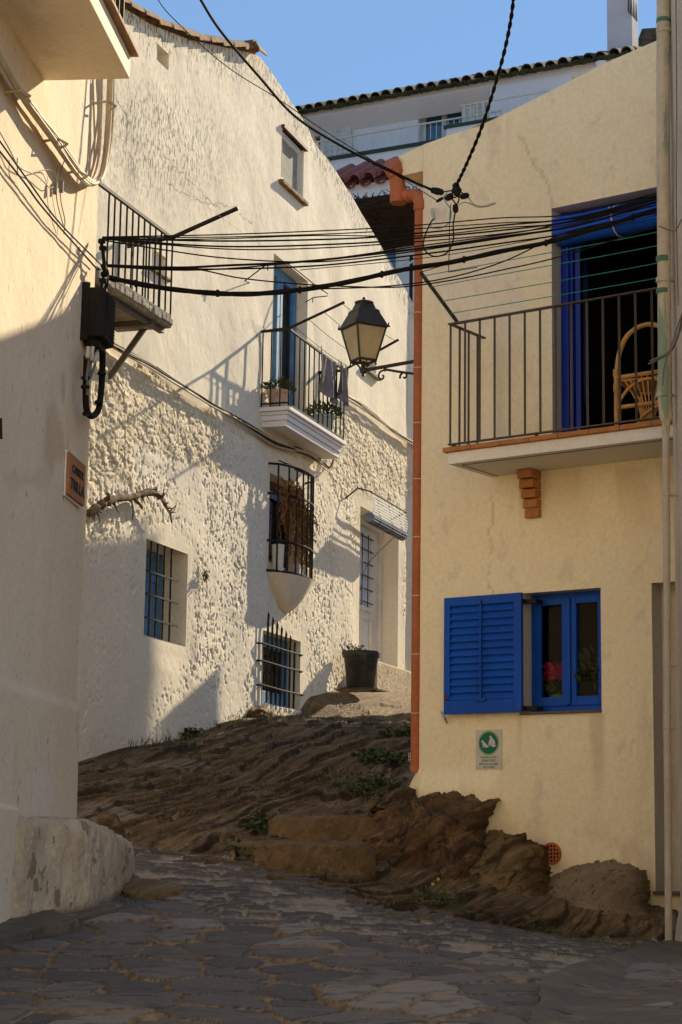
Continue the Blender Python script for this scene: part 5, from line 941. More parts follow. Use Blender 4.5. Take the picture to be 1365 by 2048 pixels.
# cables meeting in front of the yellow house
def spot(x, y, Yv): return at(x, y, Yv)
def freecable(P, Ya, Yb, r, mat, label, group=None, k=8, name='overhead_cable', sag=None):
    xs = [p[0] for p in P]; m_ = MB(); mono = abs(xs[-1]-xs[0]) > 60
    pts = [at(x, y, Ya+(Yb-Ya)*((x-xs[0])/(xs[-1]-xs[0]) if mono else i/(len(P)-1))) for i, (x, y) in enumerate(P)]
    m_.tube(smooth_pts(pts, k), r, 7); return m_.build(name, mat, smooth=True, tagd=(label, 'cable', group))
G1 = 'overhead cables crossing the alley'
THL = ['topmost thin black wire crossing the alley', 'thin black wire just under the topmost one crossing the alley', 'third thin black wire from the top crossing the alley', 'fourth thin black wire crossing the alley, above the blue balcony door', 'fifth thin black wire from the top crossing the alley', 'thin black wire dipping lowest of the upper group, over the blue balcony door', 'middle thicker black wire starting above the junction box', 'black wire hugging the underside of the middle thicker wire', 'thin black wire drooping from the junction box and curving up under the thick bundle', 'faint thin wire woven between the upper wires of the alley', 'thin black wire crossing over the middle thicker wire above the lantern', 'black wire leaving the thick bundle near the lantern and rising steeply to the right', 'finest black wire running only over the right half above the thick bundle', 'short thin black wire rising from the clothes pole to the blue awning']
YA, YB = 12.3, 13.95
for wi_, (P, r) in enumerate(((((205, 474), (450, 469), (700, 459), (840, 450), (1000, 436), (1150, 428), (1316, 386)), .0055), (((205, 475), (450, 474), (700, 466), (840, 457), (1000, 446), (1150, 437), (1316, 394)), .005),
             (((205, 476), (450, 482), (700, 477), (840, 466), (1000, 451), (1150, 435), (1316, 391)), .0075), (((205, 477), (450, 493), (700, 487), (840, 476), (1000, 461), (1150, 441), (1316, 397)), .0075),
             (((205, 478), (450, 498), (640, 496), (840, 483), (1000, 468), (1150, 446), (1316, 402)), .0055), (((205, 480), (330, 500), (450, 516), (600, 524), (700, 519), (840, 501), (1000, 477), (1110, 458), (1316, 410)), .006),
             (((207, 530), (350, 535), (450, 531), (620, 522), (840, 497), (1000, 474), (1150, 452), (1316, 404)), .010), (((207, 532), (350, 537), (450, 538), (640, 531), (840, 509), (1000, 487), (1150, 464), (1316, 420)), .0075),
             (((207, 531), (380, 537), (480, 556), (600, 568), (700, 573), (800, 574), (900, 561), (1000, 541), (1125, 512), (1316, 452)), .006), (((207, 479), (420, 478), (640, 471), (840, 472), (1000, 456), (1150, 443), (1316, 399)), .005),
             (((207, 533), (400, 540), (640, 520), (840, 492), (1000, 470), (1100, 452), (1316, 396)), .006), (((640, 578), (780, 572), (900, 555), (1010, 522), (1120, 470), (1200, 448), (1316, 425)), .006), (((600, 540), (840, 517), (1000, 492), (1150, 462), (1316, 418)), .0035), (((840, 545), (960, 510), (1120, 478), (1316, 430)), .004))):
    ya = YA+(YB-YA)*(P[0][0]-205)/1110; freecable(P, ya, YB, r*.82, 'cable_black', THL[wi_], G1)
def thick():
    P = [(205, 552), (300, 572), (400, 584), (500, 588), (600, 580), (700, 563), (800, 541), (900, 525), (1000, 503), (1100, 484), (1200, 455), (1316, 418)]; m_ = MB(); c = smooth_pts([at(x, y, YA+(YB-YA)*(x-205)/1111) for x, y in P], 14)
    for i in range(4): ph = i*1.57; m_.tube([q+np.array([0, .009*math.cos(j*.16+ph), .009*math.sin(j*.16+ph)]) for j, q in enumerate(c)], .009 if i else .011, 7)
    for j in range(10, len(c), 23): m_.tube([c[j]-[.010, 0, 0], c[j]+[.010, 0, 0]], .026, 8)
    m_.build('overhead_cable', 'cable_black', smooth=True, tagd=('thickest twisted black cable bundle sagging across the alley below the thinner wires', 'cable', G1))
thick()
def twisted():
    P = [(1030, -60), (1025, 20), (1010, 100), (988, 180), (962, 260), (935, 325), (913, 372)]; c = smooth_pts([at(x, y, 13.2+2.*i/6) for i, (x, y) in enumerate(P)], 22); m_ = MB()
    for ph in (0, math.pi): m_.tube([q+.0080*np.array([math.cos(j*.62+ph), 0, math.sin(j*.62+ph)*.3]) for j, q in enumerate(c)], .0082, 7)
    m_.build('overhead_cable', 'cable_black', smooth=True, tagd=('black twisted pair cable hanging down from the top of the sky to the splice boxes', 'cable', G1))
twisted()
freecable([(396, -10), (440, 60), (520, 155), (590, 232), (680, 290), (790, 347), (868, 381)], 13, 15.3, .0105, 'cable_black', 'black cable sloping from the upper left across the sky to the splice boxes', G1)
freecable([(400, -5), (445, 66), (524, 158), (594, 236), (684, 292), (790, 344), (868, 383)], 13.02, 15.3, .007, 'cable_black', 'thinner black cable wound beside the sloping cable across the sky', G1)
freecable([(310, -10), (345, 35), (450, 130), (560, 200), (650, 262), (760, 330), (873, 400)], 13, 15.35, .0035, 'cable_black', 'very thin black wire sloping down over the whitewashed gable to the splice boxes', G1)
freecable([(228, 268), (300, 320), (380, 385), (450, 440), (520, 490)], 13, 20., .0012, 'cable_grey', 'hair thin grey wire crossing the upper whitewashed wall', G1)
def splice():
    t = thing('cable_splices', spot(910, 440, 15.3), 'cluster of black splice boxes hanging in front of the yellow wall', 'connector'); Yv = 15.3
    for (x0, y0_), (x1, y1_), r in (((864, 380), (886, 385), .028), ((912, 368), (915, 390), .030), ((893, 398), (905, 390), .026), ((922, 394), (937, 390), .024), ((911, 410), (912, 424), .022), ((874, 403), (886, 396), .013), ((905, 382), (922, 380), .02)):
        p, q = spot(x0, y0_, Yv), spot(x1, y1_, Yv); m_ = MB(); m_.tube([p+(q-p)*u for u in (-.12, -.05, 0, .3, .32, .68, .7, 1, 1.05, 1.12)], [r*.4, r*.5, r*.95, r, r*1.12, r*1.12, r, r*.95, r*.5, r*.4], 8); m_.build('splice_box', 'black_plastic', t)
    m_ = MB()
    for P in ([(886, 384), (905, 381)], [(905, 396), (920, 392)], [(889, 396), (898, 398)], [(905, 398), (912, 408)], [(918, 392), (918, 402), (913, 410)], [(905, 388), (908, 378)], [(922, 384), (930, 390)]): m_.tube(smooth_pts([spot(*p, Yv) for p in P], 4), .006, 6)
    m_.build('link_wires', 'cable_black', t)
    def w(P, r, mat, lb, Y2=None): 
        m_ = MB(); n = len(P); m_.tube(smooth_pts([spot(x, y, Yv+((Y2 or Yv)-Yv)*i/(n-1)) for i, (x, y) in enumerate(P)], 6), r, 6); m_.build(lb, mat, t, smooth=True)
    w([(911, 424), (907, 450), (907, 480), (895, 505), (872, 513), (855, 506), (847, 490), (851, 470), (862, 445), (868, 438)], .006, 'cable_black', 'drip_loop'); w([(902, 408), (900, 440), (899, 500), (898, 540), (904, 543), (940, 537), (955, 535)], .0035, 'cable_black', 'thin_drop')
    w([(895, 385), (889, 392), (892, 404), (902, 420), (900, 442), (885, 455), (865, 456), (862, 450)], .0045, 'cable_blue', 'blue_wire'); w([(937, 395), (948, 408), (965, 412), (985, 407), (992, 406)], .005, 'cable_white', 'white_wire', 15.9); w([(915, 412), (928, 405), (942, 408), (955, 414), (975, 413), (991, 407)], .0035, 'cable_grey', 'grey_wire', 15.9)
    p, q = Y.hit(864, 420, .02), Y.hit(869, 437, .22); m_ = MB(); m_.tube([p, q], .016, 12); m_.tube([q, q+(q-p)*.08], .012, 8, 0); m_.build('insulator_tube', 'cable_white', t, smooth=True)
splice()
# ================================================================ NEAR RIGHT HOUSE
def build_right():
    H = thing('grey_beige_house', (2.6, 13, -.6), 'grey beige plastered house corner at the right edge with an old downpipe', 'house')
    make_wall('wall', R, [(-7, 6.8), (0.1, 6.8)], -1.6, -2.4, .0, [], .04, lambda s, z: .012*(fbm(s*2, z*2, 70)-.5)+.05*sstep(.30, -.1, z-R.Z(1350, 1860)), 2.5, 'grey_plaster', H)
    # old thick upper downpipe
    Yp = 13.75; c = lambda x, y, Yv=Yp: at(x, y, Yv); p_ = MB(); p_.tube([c(1327, -140), c(1327, 300), c(1329, 560), c(1330, 760)], .050, 18, up=(1, 0, 0)); p_.tube(smooth_pts([c(1330, 750), c(1329, 790), c(1333, 835), c(1332, 865)], 4), [.052]*5+[.05]*4+[.03]*4, 14)
    dp = p_.build('upper_downpipe', 'pipe_cream', H, smooth=True); g_ = MB()
    for y, h in ((42, .035), (519, .045), (583, .035)): q = c(1327, y); g_ = MB(); g_.lathe(q-[0, 0, h/2], [(.0515, 0), (.053, .004), (.053, h-.004), (.0515, h)], 20, cap=False); g_.build('pipe_band', 'pipe_green', dp, smooth=True)
    for y in (62, 560, 790): q = c(1328, y); g_ = MB(); g_.lathe(q-[0, 0, .02], [(.053, 0), (.058, .005), (.058, .035), (.053, .04)], 20, cap=False); g_.tube([q+[.05, 0, 0], q+[.12, .05, 0]], .012, 6); g_.build('pipe_clamp', 'pipe_cream', dp, smooth=True)
    p_ = MB(); p_.tube([c(1332, 850), c(1334, 1100), c(1335, 1500), c(1338, 1888)], .026, 14, up=(1, 0, 0)); dp2 = p_.build('lower_downpipe', 'pipe_white', H, smooth=True); g_ = MB()
    for y in (990, 1331, 1456): q = c(1334, y); g_ = MB(); g_.lathe(q-[0, 0, .01], [(.0275, 0), (.030, .003), (.030, .017), (.0275, .02)], 16, cap=False); g_.tube([q, q+[.08, .02, 0]], .008, 6); g_.build('pipe_clamp', 'pipe_white', dp2)
    m_ = MB()
    for P in ([(1370, 590), (1362, 650), (1345, 700), (1325, 715), (1297, 728)], [(1372, 570), (1366, 640), (1350, 690), (1330, 708), (1300, 722)], [(1368, 620), (1356, 668), (1340, 705), (1310, 722)], [(1375, 600), (1360, 640), (1347, 680), (1330, 730), (1326, 770)]): m_.tube(smooth_pts([at(x, y, 13.45) for x, y in P], 5), .0055, 6)
    m_.build('wall_cable', 'cable_grey', smooth=True, tagd=('frayed grey cables slung round the old downpipe at the right edge', 'cable'))
    m_ = MB(); m_.tube(smooth_pts([at(x, y, 13.35) for x, y in ((1352, -20), (1354, 200), (1353, 420), (1357, 610))], 5), .0045, 5); m_.tube(smooth_pts([at(x, y, 13.3) for x, y in ((1318, 452), (1345, 462), (1356, 455), (1362, 442), (1372, 430))], 5), .005, 5); m_.build('wall_cable', 'cable_grey', smooth=True, tagd=('thin wire running straight down the wall beside the old downpipe at the right edge', 'cable'))
build_right()
# ================================================================ STREET LAMP
def lantern():
    Yv = 18.0; c = at(727, 745, Yv); t = thing('street_lamp', c, 'black wrought iron wall lantern with frosted panes beside the terracotta drainpipe', 'street lamp'); sc = Yv/FPX
    ang = math.radians(28); u1 = np.array([math.cos(ang), math.sin(ang), 0]); u2 = np.array([-math.sin(ang), math.cos(ang), 0]); zf = lambda y: at(727, y, Yv)[2]; hs = lambda px: px*sc/(abs(math.cos(ang))+abs(math.sin(ang)))
    cx = c[:2]
    def sq(h, z, ofs=0): return [np.array([*(cx+(u1*a+u2*b)[:2]*h), z]) for a, b in ((-1, -1), (1, -1), (1, 1), (-1, 1))]
    ht, hb = hs(46), hs(26); zt, zb = zf(657), zf(722)
    f = MB(); T, Bq = sq(ht, zt), sq(hb, zb)
    for i in range(4): j = (i+1) % 4; f.tube([T[i], Bq[i]], .013, 4); f.tube([T[i], T[j]], .014, 4); f.tube([Bq[i], Bq[j]], .014, 4)
    for i in range(4): f.lathe(Bq[i]-[0, 0, .045], [(.004, 0), (.012, .012), (.006, .022), (.010, .045)], 8)
    fr_ = f.build('frame', 'lamp_iron', t); 
    for i in range(4):
        j = (i+1) % 4; m_ = MB(); ctr = np.array([*cx, 0]); qs = [T[i], T[j], Bq[j], Bq[i]]; qs = [q+(ctr-q)*[.015, .015, 0] for q in qs]; m_.add(qs, [(0, 1, 2, 3)]); o = m_.build('pane', 'frosted_glass', t); so2 = o.modifiers.new('thick', 'SOLIDIFY'); so2.thickness = .004
    f = MB(); prof = [(hs(52), zt), (hs(51), zt+.012), (hs(40), zf(637)), (hs(34), zf(628)), (hs(32), zf(622)), (hs(25), zf(618)), (hs(20), zf(608)), (hs(16), zf(604))]; rings = [sq(h, z) for h, z in prof]
    f.add([q for r in rings for q in r], [(k*4+i, k*4+(i+1) % 4, (k+1)*4+(i+1) % 4, (k+1)*4+i) for k in range(len(rings)-1) for i in range(4)]+[(0, 1, 2, 3), tuple(len(rings)*4-4+i for i in range(4))]); 
    zq = zf(630); c0 = np.array([*cx, 0]); f.lathe(c0+[0, 0, zf(634)], [(hs(29), 0), (hs(26), zf(618)-zf(634)), (hs(18), zf(610)-zf(634)), (hs(17), zf(606)-zf(634))], 20); hood = f.build('hood', 'lamp_iron', t, bev=.004)
    f = MB(); f.lathe(c0+[0, 0, zf(627)], [(.062, 0), (.060, .04), (.045, .055), (.05, .075), (.09, .10), (.093, .108), (.05, .125), (.02, .135), (.018, .15), (.01, .16)], 24); f.build('chimney_cap', 'lamp_iron', hood, smooth=True); f = MB()
    for q in sq(hs(51), zt): f.lathe(q, [(.012, 0), (.016, .012), (.007, .024), (.010, .035), (.002, .045)], 8)
    f.build('corner_finials', 'lamp_iron', hood); f = MB()
    f.lathe(c0+[0, 0, zf(754)], [(.003, 0), (.018, .015), (.012, .028), (.030, .045), (.034, .060), (.028, .085), (.014, .095), (.022, .12), (.02, .15)], 16)
    for q in Bq: f.tube(smooth_pts([q-[0, 0, .01], q*[.5, .5, 1]+c0*.5-[0, 0, .03], c0+(q-c0)*[.15, .15, 0]+[0, 0, zf(740)]], 4), .009, 6)
    f.build('holder', 'lamp_iron', t, smooth=True)
    d = np.array([-Y.t[0], -Y.t[1], 0]); p0 = c0+[0, 0, zf(741)]; Lb = 1.28; f = MB(); f.tube([p0, p0+d*Lb+[0, 0, .02]], .018, 8)
    f.tube(smooth_pts([p0+d*.24-[0, 0, .02], p0+d*.42-[0, 0, .07], p0+d*.62-[0, 0, .12], p0+d*.9-[0, 0, .20], p0+d*Lb-[0, 0, .30]], 5), .012, 6)
    def scroll(c_, r, a0, turns, sg): return [p0+d*(c_[0]+sg*r*(1-k/26)*math.cos(a0+turns*k/26))+[0, 0, c_[1]+r*(1-k/26)*math.sin(a0+turns*k/26)] for k in range(24)]
    for c_, r, a0, tr, sg in (((.22, -.085), .06, 2.2, -7.0, -1), ((.47, -.12), .05, -.3, 7., -1), ((.60, -.09), .05, -1.8, 7.2, 1), ((.85, -.16), .05, -.3, 7., -1)): f.tube(scroll(c_, r, a0, tr, sg), .010, 6)
    f.box(WO, p0[0]+d[0]*Lb-.05, p0[0]+d[0]*Lb+.05, p0[1]+d[1]*Lb-.03, p0[1]+d[1]*Lb+.03, p0[2]-.36, p0[2]+.1); f.build('bracket', 'lamp_iron', t, smooth=True)
lantern()
# ================================================================ ROCKS AND STEPS
def catmull_grid(G, nu, nv):
    G = np.array(G, float)
    def res(A_, n, ax):
        A_ = np.moveaxis(A_, ax, 0); k = len(A_); E_ = np.concatenate([[2*A_[0]-A_[1]], A_, [2*A_[-1]-A_[-2]]]); o = []
        for t in np.linspace(0, k-1, n): i = min(int(t), k-2); f = t-i; a, b, c, d = E_[i:i+4]; o.append(.5*(2*b+(-a+c)*f+(2*a-5*b+4*c-d)*f*f+(-a+3*b-3*c+d)*f**3))
        return np.moveaxis(np.array(o), 0, ax)
    return res(res(G, nv, 0), nu, 1)
def outcrop(name, rows, mat, label, seed, amp=.06, dirang=.9, nu=150, nv=110):
    G = [[Y.hit(*p) for p in r] for r in rows]; top = [Y.hit(p[0], p[1]-4, p[2]-.0)-Y.n*.30-np.array([0, 0, .02]) for p in rows[0]]; bot = [g-np.array([0, 0, .45])+Y.n*.05 for g in G[-1]]
    G = [top]+G+[bot]; P = catmull_grid(G, nu, nv); du = np.gradient(P, axis=1); dv = np.gradient(P, axis=0); N = np.cross(du, dv); N /= np.linalg.norm(N, axis=-1, keepdims=True)+1e-9
    if (N@Y.n).mean() < 0: N = -N
    s = (P-Y.O)@Y.t; z = P[..., 2]; x = s*math.cos(dirang)-z*math.sin(dirang); y = s*math.sin(dirang)+z*math.cos(dirang)
    n1 = fbm(x*1.8, y*5, seed); ter = np.abs((n1*4+y*2.0) % 1-.5)*2; F1, F2, ir, dx_, dy_ = worley(x*2.2+.4*fbm(s*3, z*3, seed+8), y*4.5, seed+6, 1.); fac = (ir-.5)+1.6*(dx_*(ir-.5)+dy_*(.5-ir)); fz = fbm(x*1.5, y*2.5, seed+9, 3); bk = fbm(x*5, y*9, seed+10, 3); saw = lambda t: (t % 1)-.5; d = amp*(.9*saw(y*2.2+2.5*fz)+.5*saw(y*6+3*fz+1.5*bk)+.28*saw(y*15+4*bk)+.8*fac+.8*(fbm(x*2.5, y*12, seed+1, 4)-.5))+amp*.7*(fbm(s*1.7, z*1.7, seed+3, 2)-.5)+amp*.35*(fbm(x*12, y*60, seed+4, 3)-.5)
    sw_ = lambda t: (t % 1); ed_ = lambda t, w_: 1-sstep(w_*.4, w_, np.minimum(t, 1-t)); lyr = np.clip(.9*ed_(sw_(y*2.2+2.5*fz), .05)+.7*ed_(sw_(y*6+3*fz+1.5*bk), .10)+.5*ed_(sw_(y*15+4*bk), .18)*sstep(.4, .6, bk)+.8*(1-sstep(.02, .07, F2-F1)), 0, 1)
    v = np.linspace(0, 1, nv)[:, None]; d = d*sstep(0.03, .16, v+0*d); P = P+N*d[..., None]
    mb = MB(); mb.add(P.reshape(-1, 3), [(j*nu+i, j*nu+i+1, (j+1)*nu+i+1, (j+1)*nu+i) for j in range(nv-1) for i in range(nu-1)]); o = mb.build(name, mat, smooth=True, auto=180, tagd=(label, 'rock')); a_ = o.data.attributes.new('lyr', 'FLOAT', 'POINT'); a_.data.foreach_set('value', lyr.reshape(-1).astype(np.float32)); return o
outcrop('rock_outcrop', [[(748, 1622, .62), (775, 1600, .40), (808, 1590, .14), (832, 1596, .06), (900, 1600, .05), (960, 1600, .05), (998, 1603, .05)], [(728, 1668, .78), (765, 1650, .70), (812, 1640, .58), (850, 1635, .52), (905, 1630, .42), (955, 1625, .26), (990, 1625, .06)], [(732, 1715, .86), (780, 1710, .80), (825, 1710, .75), (870, 1710, .70), (920, 1705, .62), (955, 1690, .45), (978, 1672, .06)], [(742, 1768, .92), (790, 1782, .92), (830, 1790, .92), (875, 1800, .90), (920, 1805, .85), (960, 1800, .70), (988, 1740, .10)]], 'rock_brown', 'dark brown slab of bedrock rising under the left corner of the yellow house', 101, .085)
outcrop('rock_outcrop', [[(965, 1690, .08), (985, 1672, .05), (1010, 1664, .05), (1040, 1680, .04), (1075, 1688, .04), (1086, 1712, .03), (1092, 1748, .03)], [(935, 1722, .50), (975, 1705, .42), (1010, 1700, .36), (1045, 1706, .32), (1072, 1716, .25), (1088, 1738, .14), (1102, 1760, .06)], [(900, 1765, .72), (945, 1758, .66), (995, 1755, .62), (1040, 1762, .56), (1075, 1770, .46), (1100, 1780, .30), (1118, 1782, .12)], [(868, 1806, .92), (920, 1820, .90), (985, 1834, .86), (1035, 1842, .82), (1080, 1850, .75), (1110, 1850, .62), (1135, 1850, .5)]], 'rock_ochre', 'ochre layered rock with diagonal cracks beside the round terracotta vent', 131, .085, .95)
outcrop('rock_outcrop', [[(1088, 1765, .12), (1115, 1748, .05), (1145, 1734, .03), (1200, 1728, .03), (1262, 1734, .03), (1290, 1752, .03), (1303, 1790, .03)], [(1082, 1790, .40), (1118, 1772, .34), (1150, 1762, .28), (1200, 1756, .26), (1258, 1760, .24), (1286, 1776, .18), (1303, 1812, .10)], [(1074, 1818, .58), (1115, 1808, .52), (1150, 1802, .48), (1200, 1800, .45), (1250, 1804, .40), (1284, 1818, .32), (1304, 1840, .2)], [(1066, 1850, .75), (1110, 1860, .72), (1150, 1868, .70), (1200, 1876, .66), (1250, 1884, .6), (1290, 1888, .5), (1312, 1880, .4)]], 'rock_cement', 'rounded grey brown boulder with cement skin at the right end of the yellow wall', 161, .045, .6)
def step(label, x0, x1, ytop, Yf, dep, h, mat='step_earth', seed=0, skew=0.):
    a, b = at(x0, ytop, Yf), at(x1, ytop, Yf-.1); zt = (a[2]+b[2])/2; nu, nv, nw = 90, 22, 34; vs = []; rows = []
    for j in range(nv+nw):
        for i in range(nu):
            u = i/(nu-1); p = a[:2]+(b[:2]-a[:2])*u; bow = -.10*math.sin(math.pi*min(1, u*1.15))
            if j < nv: v = j/(nv-1); q = [p[0], p[1]+bow-.03*(1-v), zt-h*(1-v)]
            else: v = (j-nv+1)/nw; q = [p[0]+skew*v, p[1]+bow*(1-v)+dep*v, zt+.02*v]
            e = 8*min(u, 1-u); e = min(1, e)
            if j >= nv-1: q[2] -= .05*(1-min(1, e*1.5))
            q[1] += .10*(1-e)**2; vs.append(q)
    V = np.array(vs); k = np.exp(-((np.arange(nu*(nv+nw))//nu-nv)/2.)**2); n1 = fbm(V[:, 0]*5, V[:, 1]*5+V[:, 2]*6, seed, 4)-.5; n2 = fbm(V[:, 0]*22, V[:, 1]*22+V[:, 2]*25, seed+1, 3)-.5
    V[:, 1] -= .07*n1+.022*n2; V[:, 2] += .05*n1+.018*n2-.02*k
    mb = MB(); mb.add(V, [(j*nu+i, j*nu+i+1, (j+1)*nu+i+1, (j+1)*nu+i) for j in range(nv+nw-1) for i in range(nu-1)]); o = mb.build('stone_step', mat, smooth=True, auto=180, tagd=(label, 'step')); return o
step('long lower earthen stone step at the foot of the rock slope', 452, 752, 1686, 15.05, 1.2, .42, seed=201)
step('shorter upper stone step set back above the long step', 536, 768, 1632, 16.0, 1.1, .45, seed=211)
def slate(name, pts, th, mat, label, Yz=None, rnd=1):
    r_ = random.Random(rnd); P = [ghit(*p) for p in pts]; P = [p+[0, 0, th] for p in P]; c = sum(P)/len(P); o = MB(); ring = smooth_pts(P+[P[0]], 6)[:-1]; ring = [q+(q-c)*r_.uniform(-.03, .03) for q in ring]; n = len(ring); V = [q-[0, 0, .25] for q in ring]+ring; f = [(i, (i+1) % n, n+(i+1) % n, n+i) for i in range(n)]
    K = 9
    for k in range(1, K): V += [q+(c-q)*k/K+[0, 0, .02*(fbm(np.array([q[0]*4+k]), np.array([q[1]*4]), 5)[0]-.3)] for q in ring]; f += [(k*n+i, k*n+(i+1) % n, (k+1)*n+(i+1) % n, (k+1)*n+i) for i in range(n)]
    V.append(c); f += [(K*n+i, K*n+(i+1) % n, len(V)-1) for i in range(n)]; o.add(V, f); return o.build(name, mat, smooth=True, auto=50, tagd=(label, 'slab'))
M['rock_slab'] = M['rock_slope']
pmat('slab_slate', (.15, .115, .078), (.105, .085, .064), (3, 5, 4), .85, spec=.25, bump=(((9, 16, 14), .9, .03), ((45, 60, 60), .7, .01)), stains=(((.22, .16, .095), (4, 6, 5), .54, .66, None, .7), ((.09, .085, .08), (3, 4, 4), .54, .62, None, .6), ((.03, .022, .016), (7, 12, 9), .60, .66, None, .85)))
slate('stone_slab', [(1085, 1985), (1140, 1962), (1230, 1935), (1345, 1903), (1420, 1930), (1500, 2100), (1300, 2110), (1072, 2100), (1078, 2030)], .07, 'slab_slate', 'large raised slate slab at the bottom right corner of the lane', rnd=4)
slate('stone_slab', [(-60, 1800), (10, 1808), (70, 1828), (140, 1856), (150, 1866), (80, 1882), (40, 1892), (-60, 1900)], .06, 'slab_slate', 'raised brown slab at the left edge in front of the white corner block', rnd=6)
slate('stone_slab', [(235, 1772), (290, 1768), (345, 1776), (370, 1790), (300, 1800), (250, 1797)], .035, 'rock_slab', 'low dark bedrock hump between the corner block and the cobbled lane', rnd=8)
slate('stone_slab', [(150, 1858), (200, 1842), (232, 1836), (222, 1826), (160, 1842)], .05, 'slab_slate', 'thin slate wedge below the white corner block', rnd=9)
# rocks bedded under the whitewashed wall near the spiked grille
def boulder(p, rx, ry, rz, mat, label, seed):
    nu, nv = 40, 24; vs = []
    for j in range(nv):
        for i in range(nu):
            th = 2*math.pi*i/nu; ph = math.pi*j/(nv-1)*.75; d = np.array([math.cos(th)*math.sin(ph), math.sin(th)*math.sin(ph), math.cos(ph)]); n = 1+.5*(fbm(np.array([d[0]*2+seed]), np.array([d[1]*2+d[2]*2]), seed)[0]-.5)+.15*(fbm(np.array([d[0]*7+seed]), np.array([d[1]*7+d[2]*7]), seed+1)[0]-.5); vs.append(p+d*np.array([rx, ry, rz])*n)
    mb = MB(); mb.add(vs, [(j*nu+i, j*nu+(i+1) % nu, (j+1)*nu+(i+1) % nu, (j+1)*nu+i) for j in range(nv-1) for i in range(nu)]); return mb.build('rock', mat, smooth=True, auto=180, tagd=(label, 'rock'))
boulder(W.hit(515, 1430, .0)-np.array([0, 0, .03]), .20, .45, .13, 'rock_slope', 'brown rock wedged under the wall left of the spiked window grille', 301)
boulder(at(218, 1668, 12.9), .10, .12, .14, 'rock_brown', 'small dark stone lying behind the top of the white corner block', 311)
# kerb of slate pieces set on edge along the lane
rnd = random.Random(12); px0 = 262; i = 0
while px0 < 900 and i < 95:
    t_ = (px0-262)/640; yl = np.interp(px0, *zip(*LANE_HI))+rnd.uniform(0, 14); p = ghit(px0, yl); mb = MB(); l, w_, h = rnd.uniform(.10, .22), rnd.uniform(.03, .05), rnd.uniform(.02, .045); an = math.radians(rnd.uniform(20, 48)); ca, sa = math.cos(an), math.sin(an); tl = rnd.uniform(-.02, .02)
    q = [(-l/2, -w_/2), (l/2*.8, -w_/2*.7), (l/2, w_/3), (-l/2*.7, w_/2)]; q = [p+np.array([x*ca-y*sa, x*sa+y*ca, h+tl*x/l]) for x, y in q]; mb.prism([k-[0, 0, .12] for k in q], (0, 0, .12)); mb.build('kerb_stone', 'slate_sill' if i % 3 else 'rock_slope', bev=.006, tagd=('narrow slate stone set on edge in the row along the foot of the rock slope', 'kerb stone', 'slate stones set on edge along the lane'))
    px0 += rnd.uniform(6, 10); i += 1
# weeds
def weed(px, py, r, n, label, kind='tuft', off=None, seed=0, size=.05, mat='weed_green'):
    rn = random.Random(seed+int(px)); c = ghit(px, py) if off is None else W.hit(px, py, off); mb = MB()
    for i in range(n):
        th = rn.uniform(0, 6.28); q = r*math.sqrt(rn.random()); p = np.array([c[0]+q*math.cos(th), c[1]+q*math.sin(th)*1.2, 0]); p[2] = (float(gz0(p[0], p[1])) if off is None else c[2])+rn.uniform(-.03, .05)
        if kind == 'tuft': d = (rn.uniform(-.6, .6), rn.uniform(-.6, .6), 1); mb.leaf(p, d, (rn.uniform(-1, 1), rn.uniform(-1, 1), .2), size*rn.uniform(.8, 2.4), size*.16)
        else: p[2] += rn.uniform(0, size); d = (rn.uniform(-1, 1), rn.uniform(-1, 1), rn.uniform(0, .8)); mb.leaf(p, d, (rn.uniform(-.5, .5), rn.uniform(-.5, .5), 1), size*rn.uniform(.5, 1.1), size*rn.uniform(.4, .8))
    return mb.build('weed_clump', mat, tagd=(label, 'weed', 'weeds growing from the rock and walls'))
for i, (x, y, r, n, lb, kd, sz) in enumerate([(372, 1476, .22, 220, 'dark green weed clump at the foot of the shaded white wall', 'leafy', .07), (300, 1497, .35, 260, 'grass tufts along the base of the shaded white wall', 'tuft', .06), (345, 1487, .3, 200, 'short grass beside the dark weed clump under the white wall', 'tuft', .06),
        (525, 1662, .20, 240, 'leafy weed clump at the left end of the upper step', 'leafy', .06), (478, 1713, .14, 130, 'small weeds at the left front of the lower step', 'leafy', .05), (757, 1530, .26, 320, 'leafy weed clump on the rock slope left of the drainpipe foot', 'leafy', .075), (715, 1575, .42, 380, 'low creeping weeds spreading across the middle of the rock slope', 'leafy', .05),
        (760, 1592, .35, 260, 'creeping weeds above the dark rock corner', 'leafy', .05), (820, 1478, .35, 240, 'weeds high on the rock slope touching the drainpipe', 'leafy', .07), (700, 1462, .5, 0, '', 'tuft', .05), (540, 1434, .5, 280, 'grass tufts below the spiked window grille', 'tuft', .07), (690, 1418, .3, 140, 'sparse sunlit grass in front of the black pot', 'tuft', .06), (445, 1448, .4, 260, 'dry grass along the wall base left of the spiked grille', 'tuft', .06),
        (320, 1545, .4, 120, 'mossy weeds on the left of the rock slope', 'tuft', .03), (868, 1806, .16, 180, 'weeds at the foot of the dark brown outcrop', 'leafy', .04), (905, 1824, .20, 180, 'weeds along the lane edge below the ochre rock', 'tuft', .035), (1085, 1868, .12, 120, 'small weeds under the rounded boulder', 'leafy', .035), (1165, 1888, .2, 240, 'grassy weed patch between lane and rounded boulder', 'tuft', .035), (1150, 1925, .25, 220, 'mossy grass patch where the lane meets the big right slab', 'tuft', .025), (1260, 1905, .2, 120, 'thin grass beside the foot of the right downpipe', 'tuft', .03), (250, 1806, .12, 90, 'dry grass at the foot of the white corner block', 'tuft', .035)]):
    if n: weed(x, y, r, n if kd == 'leafy' else int(n*.6), lb, kd, None, i*7, sz*(.85 if kd == 'tuft' else 1.1))
mb = MB()
